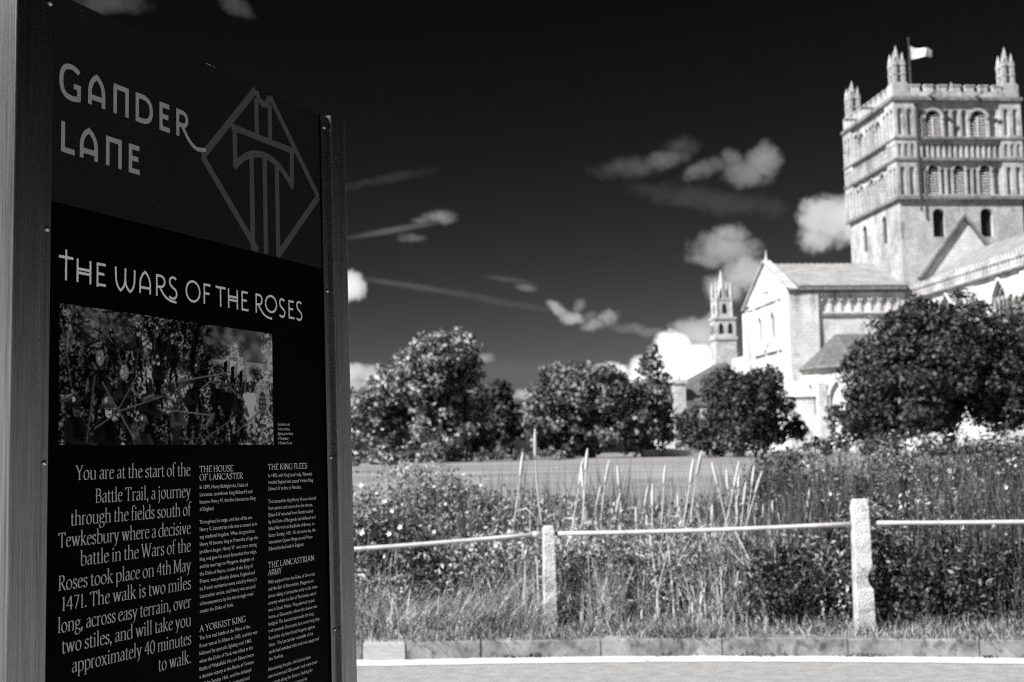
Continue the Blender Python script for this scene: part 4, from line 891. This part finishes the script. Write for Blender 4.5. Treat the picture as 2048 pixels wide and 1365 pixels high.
# --- a light old-style serif drawn with a broad pen (units: x-height 44, capitals 66)
T_, t_ = 7.6, 2.4; PA = math.radians(24)
def nib(k):
    def f(d): return k * max(t_, T_ * abs(d[0] * math.sin(PA) - d[1] * math.cos(PA))) / 2
    return f
def sf(x, y, l=7, r=7): return ('S', x, y, l, r)
bowl_b = 'M 10,36 Q 16,44 24,43 Q 40,42 40,22 Q 40,0 23,0 Q 14,0 9,5'
SER = {
 'a': (37, 'M 8,35 Q 11,43 20,43 Q 28,43 28,33 L 28,8 Q 28,1 36,3 M 28,26 Q 6,24 6,11 Q 6,1 14,1 Q 22,1 28,9', []), 'b': (45, 'M 10,70 L 10,3 ' + bowl_b, [(10, 69, 7, 2)]),
 'c': (36, 'M 32,35 Q 30,43 22,43 Q 6,43 6,21 Q 6,0 21,0 Q 29,0 34,8', []), 'd': (46, 'M 37,70 L 37,1 M 37,37 Q 30,43 22,43 Q 5,42 5,21 Q 5,0 20,0 Q 30,0 37,9', [(37, 69, 7, 2), (37, 1, 1, 7)]),
 'e': (37, 'M 7,27 L 32,29 Q 32,43 21,43 Q 6,43 6,21 Q 6,0 21,0 Q 29,0 34,8', []), 'f': (26, 'M 11,0 L 11,54 Q 11,70 22,70 Q 28,70 29,66', [(11, 1, 6, 8), (11, 42, 8, 13)]),
 'g': (40, 'O 19,31 13,12 M 28,41 L 39,43 M 13,20 Q 5,14 9,8 Q 12,5 21,5 Q 37,4 36,-7 Q 34,-20 18,-20 Q 3,-20 4,-10 Q 5,-2 14,4', []),
 'h': (47, 'M 10,70 L 10,0 M 10,34 Q 18,44 26,43 Q 37,43 37,29 L 37,0', [(10, 69, 7, 2), (10, 1), (37, 1)]), 'i': (22, 'M 11,43 L 11,0', [(11, 42, 7, 2), (11, 1), 'D']),
 'j': (22, 'M 11,43 L 11,-9 Q 11,-20 2,-21', [(11, 42, 7, 2), 'D']), 'k': (43, 'M 10,70 L 10,0 M 33,42 L 12,21 M 17,25 L 37,0', [(10, 69, 7, 2), (10, 1), (32, 42), (36, 1)]), 'l': (22, 'M 11,70 L 11,0', [(11, 69, 7, 2), (11, 1)]),
 'm': (70, 'M 10,43 L 10,0 M 10,34 Q 17,44 24,43 Q 35,43 35,29 L 35,0 M 35,34 Q 42,44 50,43 Q 60,43 60,29 L 60,0', [(10, 42, 7, 2), (10, 1), (35, 1), (60, 1)]), 'n': (47, 'M 10,43 L 10,0 M 10,34 Q 18,44 26,43 Q 37,43 37,29 L 37,0', [(10, 42, 7, 2), (10, 1), (37, 1)]),
 'o': (43, 'O 21.5,21.5 16,21.5', []), 'p': (45, 'M 10,43 L 10,-22 ' + bowl_b, [(10, 42, 7, 2), (10, -21)]), 'r': (31, 'M 10,43 L 10,0 M 10,33 Q 16,43 24,42 L 29,39', [(10, 42, 7, 2), (10, 1, 7, 8)]),
 's': (31, 'M 25,35 Q 24,43 16,43 Q 7,43 7,34 Q 7,27 16,23 Q 26,19 26,10 Q 26,0 15,0 Q 7,0 5,9', []), 't': (26, 'M 11,53 L 11,10 Q 11,0 18,0 Q 23,0 26,4', [(11, 42, 8, 12)]), 'u': (47, 'M 9,43 L 9,14 Q 9,0 20,0 Q 29,0 37,9 M 37,43 L 37,1', [(9, 42, 7, 1), (37, 42, 7, 1), (37, 1, 1, 7)]),
 'v': (41, 'M 7,43 L 20,1 M 20,1 L 34,43', [(7, 42), (34, 42)]), 'w': (60, 'M 7,43 L 19,1 M 19,1 L 31,41 M 30,43 L 42,1 M 42,1 L 54,43', [(7, 42), (30, 42), (54, 42)]), 'x': (41, 'M 7,43 L 33,0 M 33,43 L 7,0', [(7, 42), (33, 42), (7, 1), (33, 1)]),
 'y': (41, 'M 7,43 L 21,2 M 34,43 L 17,-13 Q 13,-21 6,-19', [(7, 42), (34, 42)]),
 'A': (52, 'M 26,67 L 5,0 M 25,67 L 46,0 M 12,24 L 38,24', [(5, 1), (46, 1)]), 'B': (47, 'M 11,66 L 11,0 M 11,64 L 22,65 Q 36,65 36,50 Q 36,36 22,35 L 11,35 M 22,35 Q 41,35 41,18 Q 41,1 22,1 L 11,1', [(9, 65, 5, 2), (9, 1, 5, 2)]),
 'C': (50, 'M 44,52 Q 42,65 29,65 Q 6,65 6,33 Q 6,0 29,0 Q 41,0 45,13', []), 'E': (43, 'M 11,66 L 11,0 M 11,64.5 L 37,64.5 L 37,56 M 11,34 L 31,34 M 11,1.5 L 37,1.5 L 39,12', [(9, 65, 5, 2), (9, 1, 5, 2)]), 'F': (40, 'M 11,66 L 11,0 M 11,64.5 L 36,64.5 L 36,55 M 11,34 L 30,34', [(9, 65, 5, 2), (11, 1)]),
 'G': (55, 'M 45,53 Q 42,65 29,65 Q 6,65 6,33 Q 6,0 29,0 Q 40,0 47,7 L 47,28', [(46, 28)]), 'H': (57, 'M 11,66 L 11,0 M 46,66 L 46,0 M 11,34 L 46,34', [(11, 65), (11, 1), (46, 65), (46, 1)]), 'I': (23, 'M 11.5,66 L 11.5,0', [(11.5, 65), (11.5, 1)]),
 'K': (51, 'M 11,66 L 11,0 M 42,65 L 13,34 M 19,39 L 46,0', [(11, 65), (11, 1), (41, 65), (45, 1)]), 'L': (42, 'M 11,66 L 11,0 M 11,1.5 L 37,1.5 L 39,13', [(11, 65), (9, 1, 5, 2)]), 'M': (66, 'M 10,66 L 9,0 M 11,66 L 33,4 M 33,4 L 55,66 M 55,66 L 57,0', [(8, 65, 6, 3), (9, 1), (58, 65, 3, 6), (57, 1)]),
 'N': (56, 'M 10,66 L 10,0 M 10,66 L 46,2 M 46,66 L 46,0', [(8, 65, 6, 3), (10, 1), (46, 65)]), 'O': (58, 'O 29,33 23,33', []), 'R': (49, 'M 11,66 L 11,0 M 11,64 L 22,65 Q 37,65 37,50 Q 37,34 22,33 L 11,33 M 21,33 L 44,0', [(9, 65, 5, 2), (11, 1), (44, 1, 3, 6)]),
 'S': (38, 'M 31,54 Q 30,65 19,65 Q 8,65 8,52 Q 8,42 19,36 Q 33,30 33,16 Q 33,0 18,0 Q 8,0 6,13', []), 'T': (49, 'M 24.5,66 L 24.5,0 M 4,64 L 45,64 M 4.5,65 L 3,53 M 44.5,65 L 46,53', [(24.5, 1)]), 'U': (54, 'M 11,66 L 11,20 Q 11,0 28,0 Q 44,0 44,20 L 44,66', [(11, 65), (44, 65)]),
 'W': (77, 'M 6,66 L 22,0 M 22,0 L 38,62 M 34,66 L 53,0 M 53,0 L 70,66', [(6, 65), (35, 65), (70, 65)]), 'Y': (49, 'M 6,66 L 25,32 L 25,0 M 25,32 L 43,66', [(6, 65), (43, 65), (25, 1)]),
 '0': (43, 'O 21.5,31 15.5,31', []), '1': (30, 'M 16,62 L 16,0 M 8,54 L 16,62', [(16, 1)]), '4': (43, 'M 31,62 L 31,0 M 30,62 L 4,20 M 4,20 L 41,20', []), '7': (40, 'M 5,60 L 36,60 M 36,60 L 15,0', []), '.': (18, '', ['P']), ',': (18, 'M 9,6 Q 11,-4 5,-12', ['P']), ' ': (17, '', [])}
def serif_width(tx): return sum(SER[c][0] for c in tx) - 8
def serif_text(pen, tx, s0, s1, t0, cap):
    ky = cap / 66; kx = (s1 - s0) / serif_width(tx); x = -3.0
    for c in tx:
        adv, d, ex = SER[c]; Pt = lambda p: (s0 + (x + p[0]) * kx, t0 + p[1] * ky)
        nb = nib(1.0)
        for pl in path(d, 7):
            # widths are laid out in letter units, then scaled like the letter itself
            P = [np.array(p, float) for p in pl]; pen.poly([Pt(p) for p in P], lambda dd: nib((kx + ky) / 2)(dd))
        for e in ex:
            if e in ('D', 'P'):
                cx_, cy_ = (10.5, 59) if e == 'D' else (9, 4); pen.fill([Pt((cx_ + 5 * math.cos(a), cy_ + 5 * math.sin(a))) for a in [k * math.pi / 5 for k in range(10)]])
            else:
                ex_, ey_, l_, r_ = (list(e) + [7, 7])[:4] if len(e) == 2 else e; pen.poly([Pt((ex_ - l_, ey_)), Pt((ex_ + r_, ey_))], 1.35 * ky)
        x += adv
pen = Pen(.0010)
LEAD = [('You are at the start of the', .0604, -.0237), ('Battle Trail, a journey', .1025, -.0592), ('through the fields south of', .0502, -.0899), ('Tewkesbury where a decisive', .0256, -.1203), ('battle in the Wars of the', .0712, -.1500), ('Roses took place on 4th May', .0262, -.1820), ('1471. The walk is two miles', .0330, -.2118), ('long, across easy terrain, over', .0263, -.2422), ('two stiles, and will take you', .0345, -.2724), ('approximately 40 minutes', .0557, -.3028), ('to walk.', .2505, -.3334)]
for tx, s0, t0 in LEAD: serif_text(pen, tx, s0, .3338, t0, .0212)
pen.mb.build('lead_text', M['printg'], panel)
pen = Pen(.0010)
for tx, s0, s1, t0 in (('THE HOUSE', .3605, .4573, -.0186), ('OF LANCASTER', .3603, .4873, -.0325), ('A YORKIST KING', .3585, .4913, -.2865), ('THE KING FLEES', .5693, .7050, -.0184), ('THE LANCASTRIAN', .5655, .7246, -.1985), ('ARMY', .5650, .6085, -.2125)): pen = Pen(.0010); serif_text(pen, tx, s0, s1, t0, .0106); pen.mb.build('heading_text', M['print'], panel)
# --- small sans text set with the built-in font
def sans(name, lines, cap, xk):
    """lines: (text, s, t)"""
    mb = MB(); dg = None; N0 = .0010
    for i, (tx, s, t) in enumerate(lines):
        cu = bpy.data.curves.new('t', 'FONT'); cu.body = tx; cu.size = 1; cu.resolution_u = 2; cu.offset = -.006; ob = bpy.data.objects.new('t', cu); COL.objects.link(ob)
        dg = bpy.context.evaluated_depsgraph_get(); me = bpy.data.meshes.new_from_object(ob.evaluated_get(dg))
        k = cap / .73; b = len(mb.v); v = [tuple(x.co) for x in me.vertices]
        mb.v += [L3(s + x * k * xk, t + y * k, N0) for x, y, z in v]; mb.f += [tuple(b + j for j in p.vertices) for p in me.polygons]
        bpy.data.objects.remove(ob); bpy.data.curves.remove(cu); bpy.data.meshes.remove(me)
    me = bpy.data.meshes.new(name); me.from_pydata(mb.v, [], mb.f); me.update(); return link(name, me, M['print'], panel)
KX2, KX3 = 1.0, 1.01
def column(s, t0, dt, lines): return [(l, s - .0000 if False else s + (.0 - (t0 - i * dt)) * -.004, t0 - i * dt) for i, l in enumerate(lines)]
C2a = column(.3603, -.0470, .01235, ['In 1399, Henry Bolingbroke, Duke of', 'Lancaster, overthrew King Richard II and', 'became Henry IV, the first Lancastrian King', 'of England.'])
C2b = column(.3599, -.1060, .01242, ['Throughout his reign, and that of his son', 'Henry V, Lancastrian rule was as secure as in', 'any medieval kingdom. When his grandson', 'Henry VI became king at 9 months of age the', 'problems began. Henry VI  was not a strong', 'king and gave his court favourites free reign,', 'and his marriage to Margaret, daughter of', 'the Duke of Anjou, cousin of the King of', 'France, was politically divisive. England and', 'its French territories were ruled by Henry\u2019s', 'Lancastrian uncles, and Henry was accused', 'of incompetence by his increasingly vocal', 'cousin the Duke of York.'])
C2c = column(.3584, -.2996, .0128, ['The first real battle of the Wars of the', 'Roses was at St Albans in 1455, and this was', 'followed by sporadic fighting until 1460,', 'when the Duke of York was killed at the', 'Battle of Wakefield. His son Edward won', 'a decisive victory at the Battle of Towton', 'on Palm Sunday 1461, and the defeated', 'Henry VI was eventually captured and', 'imprisoned. Edward was declared'])
C3a = column(.5692, -.0322, .0122, ['In 1470, with King Louis\u2019 help, Warwick', 'invaded England and caused Yorkist King', 'Edward IV to flee to Flanders.'])
C3b = column(.5684, -.0800, .01243, ['The Lancastrian king Henry VI was released', 'from prison and restored to the throne.', 'Edward IV returned from Flanders aided', 'by the Duke of Burgundy and defeated and', 'killed Warwick at the Battle of Barnet, on', 'Easter Sunday, 1471. On the same day, the', 'Lancastrian Queen Margaret and Prince', 'Edward landed back in England.'])
C3c = column(.5650, -.2275, .01267, ['With support from the Duke of Somerset', 'and the Earl of Devonshire, Margaret set', 'about raising a Lancastrian army in the west-', 'country whilst the Earl of Pembroke raised', 'one in South Wales. They planned to join', 'forces at Gloucester, where the Severn was', 'bridged. The Lancastrians made the long', 'trek towards Gloucester, but on arriving they', 'found the city had closed its gates against', 'them.  The Lancastrian constable of the', 'castle had switched sides and now supported', 'the Yorkists.'])
C3d = column(.5612, -.3850, .0128, ['Abandoning the plan, the Lancastrians', 'marched around Gloucester and made their', 'way north along the Severn, looking for', 'a crossing. At 4am, they arrived at'])
[sans('body_text', c_, .0069, k_) for c_, k_ in ((C2a, KX2), (C2b, KX2), (C2c, KX2), (C3a, KX3), (C3b, KX3), (C3c, KX3), (C3d, KX3))]
sans('caption_text', [('Lancastrian and', .6036, .0645), ('Yorkist soldiers', .6034, .0555), ('fighting at the Battle', .6033, .0467), ('of Tewkesbury', .6032, .0376), ('\u00a9 Graham Turner', .6040, .0290)], .0056, .87)

# --- the printed picture: a plain stand-in of a crowded old battle under trees, painted cell by cell
PW, PH = 440, 210
yy, xx = np.mgrid[0:PH, 0:PW]; u_, v_ = xx / (PW - 1), 1 - yy / (PH - 1)        # v 0 at the bottom
pr = np.random.default_rng(5)
def vnoise(nx, ny, rng):
    g = rng.random((ny + 2, nx + 2)); X, Y = u_ * nx, v_ * ny; i, j = X.astype(int), Y.astype(int); fx, fy = X - i, Y - j; fx, fy = fx * fx * (3 - 2 * fx), fy * fy * (3 - 2 * fy)
    return (g[j, i] * (1 - fx) + g[j, i + 1] * fx) * (1 - fy) + (g[j + 1, i] * (1 - fx) + g[j + 1, i + 1] * fx) * fy
f1, f2, f3, f4 = vnoise(9, 5, pr), vnoise(28, 14, pr), vnoise(80, 40, pr), vnoise(160, 75, pr)
leafy = np.clip((f3 * .55 + f4 * .75 + f2 * .4 - .72), 0, 1)
img = .006 + leafy * (.07 + .15 * f1)
skym = np.clip((u_ - .62 + (f2 - .5) * .16) * 8, 0, 1) * np.clip((v_ - .55 + (f2 - .5) * .2) * 8, 0, 1); skyc = .035 + .10 * np.clip(f1 * .5 + f2 * .6 - .35, 0, 1) + .05 * (v_ < .72)
img = img * (1 - skym) + skyc * skym
skl = np.clip((.36 - np.abs(u_ - .17) * 2.2 + (f2 - .5) * .3) * 5, 0, 1) * np.clip((v_ - .68) * 7, 0, 1); img = img * (1 - skl * .7) + .07 * skl * .7 * (.6 + f3 * .8)
gr = np.clip((.16 - np.abs(u_ - .50 - (v_ - .5) * .12) + (f2 - .5) * .2) * 9, 0, 1) * np.clip((.72 - v_) * 6, 0, 1) * np.clip((v_ - .18) * 5, 0, 1); img += gr * (.02 + .11 * f4 * f2)
gr2 = np.clip((u_ - .72 + (f2 - .5) * .2) * 6, 0, 1) * np.clip((.5 - v_) * 6, 0, 1); img += gr2 * (.015 + .16 * f4 * f3)
tr_ = np.exp(-((u_ - .585 - .02 * np.sin(v_ * 7)) / .022) ** 2) * (v_ > .45); img *= 1 - .92 * tr_
fol = np.exp(-((u_ - .78) / .05) ** 2 - ((v_ - .72) / .14) ** 2) + np.exp(-((u_ - .98) / .04) ** 2 - ((v_ - .75) / .3) ** 2); img += fol * (.02 + .26 * np.clip(f4 + f3 - .9, 0, 1))
AR = 2.74
def ell(cx, cy, rx, ry, val, op=1.0, ang=0.0):
    global img
    dx, dy = (u_ - cx) * AR, v_ - cy; ca, sa = math.cos(ang), math.sin(ang); d = ((dx * ca + dy * sa) / rx) ** 2 + ((dy * ca - dx * sa) / ry) ** 2
    m = np.clip((1.1 - d) * 6, 0, 1) * op; img = img * (1 - m) + val * (.7 + .6 * f4) * m
def ln(x0, y0, x1, y1, w, val):
    global img
    ax, ay, bx, by = x0 * AR, y0, x1 * AR, y1; L2 = (bx - ax) ** 2 + (by - ay) ** 2; t = np.clip(((u_ * AR - ax) * (bx - ax) + (v_ - ay) * (by - ay)) / L2, 0, 1)
    d = np.hypot(u_ * AR - ax - t * (bx - ax), v_ - ay - t * (by - ay)); m = np.clip(1.4 - d / w, 0, 1); img = img * (1 - m) + val * m
def man(cx, cy, k, coat, face, fx=1, arm=(.05, -.02), helm=.05, legs=True):
    """a figure in helmet and coat; cx, cy at the neck, k the head height"""
    q = lambda dx, dy: (cx + dx * k / AR, cy + dy * k)
    if legs:
        for dx in (-.55, .75): ln(*q(.1, -2.2), *q(dx * .7, -3.3), .26 * k, coat * .8); ln(*q(dx * .7, -3.3), *q(dx, -4.5), .2 * k, coat * .7)
    ell(cx, cy - 1.25 * k, .78 * k, 1.35 * k, coat); ell(cx - .45 * k / AR, cy - .75 * k, .3 * k, .75 * k, coat * 2.2 + .012, .5, .3)
    for sx in (-1, 1):
        ln(*q(sx * .62, -.35), *q(sx * .9 + arm[0] * 4 * fx, -1.2), .25 * k, coat * 1.6 + .004); ln(*q(sx * .9 + arm[0] * 4 * fx, -1.2), *q(fx * 1.3 + arm[0], -1.5 + arm[1] * 8), .2 * k, coat * 1.8 + .006)
    ell(cx + fx * 1.3 * k / AR, cy - 1.55 * k, .2 * k, .2 * k, face * .8); ell(cx, cy + .42 * k, .40 * k, .52 * k, .006); ell(cx + fx * .10 * k / AR, cy + .36 * k, .27 * k, .38 * k, face)
    ell(cx + fx * .16 * k / AR, cy + .44 * k, .2 * k, .05 * k, .008); ell(cx + fx * .16 * k / AR, cy + .16 * k, .12 * k, .04 * k, .012)
    ell(cx, cy + .80 * k, .46 * k, .40 * k, helm); ell(cx, cy + .62 * k, .66 * k, .10 * k, helm * .6); ell(cx - .12 * k / AR, cy + .95 * k, .12 * k, .14 * k, helm * 4 + .06)
img = img * 1.25
for cx, cy in ((.735, .655), (.775, .62), (.82, .59)):
    ln(cx + .016, cy - .26, cx + .022, cy + .13, .008, .10); m_ = (u_ > cx - .012) & (u_ < cx + .018) & (np.abs(v_ - cy - (u_ - cx) * 1.2) < .055); img = np.where(m_, np.where(u_ > cx + .006, .11, .012) * (.7 + .6 * f4), img)
for i in range(26): man(.70 + .28 * pr.random(), .47 + .05 * pr.random(), .022, .012 + .02 * pr.random(), .10, pr.choice([-1, 1]), helm=.03)
ell(.935, .42, .13, .16, .14, .85); ell(.938, .36, .06, .11, .03, .8)
for i in range(5):
    for j in range(4): ell(.925 + .008 * i, .30 + .04 * j, .007, .014, .10, .9)
BAT = [(.20, .80, .060, .010, .08, 1), (.31, .83, .075, .016, .16, 1), (.40, .84, .078, .008, .09, -1), (.47, .80, .075, .009, .12, -1), (.345, .84, .05, .1, .12, 1), (.40, .62, .074, .010, .20, 1), (.155, .55, .085, .009, .04, 1), (.25, .47, .085, .013, .03, -1), (.585, .58, .075, .008, .06, -1),
 (.56, .46, .088, .010, .10, -1), (.685, .47, .086, .005, .10, 1), (.74, .45, .088, .004, .09, -1), (.80, .40, .082, .012, .10, 1), (.87, .46, .078, .20, .10, -1), (.36, .40, .10, .009, .03, 1), (.485, .27, .092, .03, .05, 1), (.06, .20, .13, .009, .05, 1), (.185, .20, .135, .006, .20, 1), (.335, .10, .11, .022, .06, -1), (.275, .22, .07, .012, .08, -1)]
for (cx, cy, k, coat, face, fx) in BAT: man(cx, cy, k, coat, face, fx, (pr.normal(0, .05), pr.normal(0, .04)), helm=.03 + .05 * pr.random())
ell(.155, .64, .045, .06, .12, .7); ell(.255, .545, .05, .06, .16, .6); ell(.30, .10, .05, .07, .08, .6)
for q in ((.01, .84, .045, .42), (.105, .02, .135, .50), (.165, .46, .295, .05), (.235, .28, .305, .52), (.30, .56, .335, .96), (.135, .12, .245, .26), (.245, .26, .42, .38), (.44, .44, .53, .72), (.49, .505, .76, .62), (.46, .275, .66, .245), (.62, .04, .79, .25), (.69, .57, .84, .37), (.13, .95, .205, .76), (.78, .10, .93, .30), (.60, .45, .66, .54), (.07, .60, .09, .72), (.385, .74, .392, .98)): ln(*q, .0075, .04 + .06 * pr.random())
for (cx, cy, r, an) in ((.36, .36, .09, .25), (.65, .20, .10, .75), (.45, .29, .07, .0), (.03, .72, .10, 1.5), (.03, .33, .07, .4), (.105, .42, .06, 1.4)): ell(cx, cy, r, r * .32, .055, .9, an); ell(cx, cy + .012, r * .8, r * .08, .13, .6, an)
for i in range(60):
    x_, y_ = .03 + .5 * pr.random(), .70 + .3 * pr.random(); ln(x_, y_, x_ + pr.normal(0, .03), y_ + pr.normal(0, .06), .006, .008)
img = np.clip((img / .09) ** 1.9 * .2, .0012, .65)
V = np.zeros((PH, PW, 3)); S0, S1, Q0, Q1 = .0235, .5892, .0281, .2365
for j in range(PH):
    t = Q1 + (Q0 - Q1) * j / (PH - 1); w = wid(t); V[j, :, 0] = (S0 + (S1 - S0) * np.arange(PW) / (PW - 1)) * w; V[j, :, 1] = -.0006; V[j, :, 2] = t + EYE - .12
idx = np.arange(PH * PW).reshape(PH, PW); Q = np.stack([idx[1:, :-1], idx[1:, 1:], idx[:-1, 1:], idx[:-1, :-1]], -1).reshape(-1, 4)
me = bpy.data.meshes.new('picture'); me.vertices.add(PH * PW); me.vertices.foreach_set('co', V.reshape(-1).astype(np.float32)); me.loops.add(Q.size); me.loops.foreach_set('vertex_index', Q.reshape(-1).astype(np.int32))
me.polygons.add(len(Q)); me.polygons.foreach_set('loop_start', np.arange(0, Q.size, 4, dtype=np.int32)); me.polygons.foreach_set('loop_total', np.full(len(Q), 4, dtype=np.int32)); me.update(calc_edges=True)
ca_ = me.color_attributes.new('ink', 'FLOAT_COLOR', 'POINT'); ca_.data.foreach_set('color', np.stack([img] * 3 + [np.ones_like(img)], -1).reshape(-1).astype(np.float32))
pm_ = bpy.data.materials.new('printed_picture'); pm_.use_nodes = True; n_ = pm_.node_tree.nodes; at_ = n_.new('ShaderNodeAttribute'); at_.attribute_name = 'ink'; pb = n_['Principled BSDF']; pb.inputs['Roughness'].default_value = .5; pb.inputs['Specular IOR Level'].default_value = .015
pm_.node_tree.links.new(at_.outputs['Color'], pb.inputs['Base Color']); link('picture', me, pm_, panel)
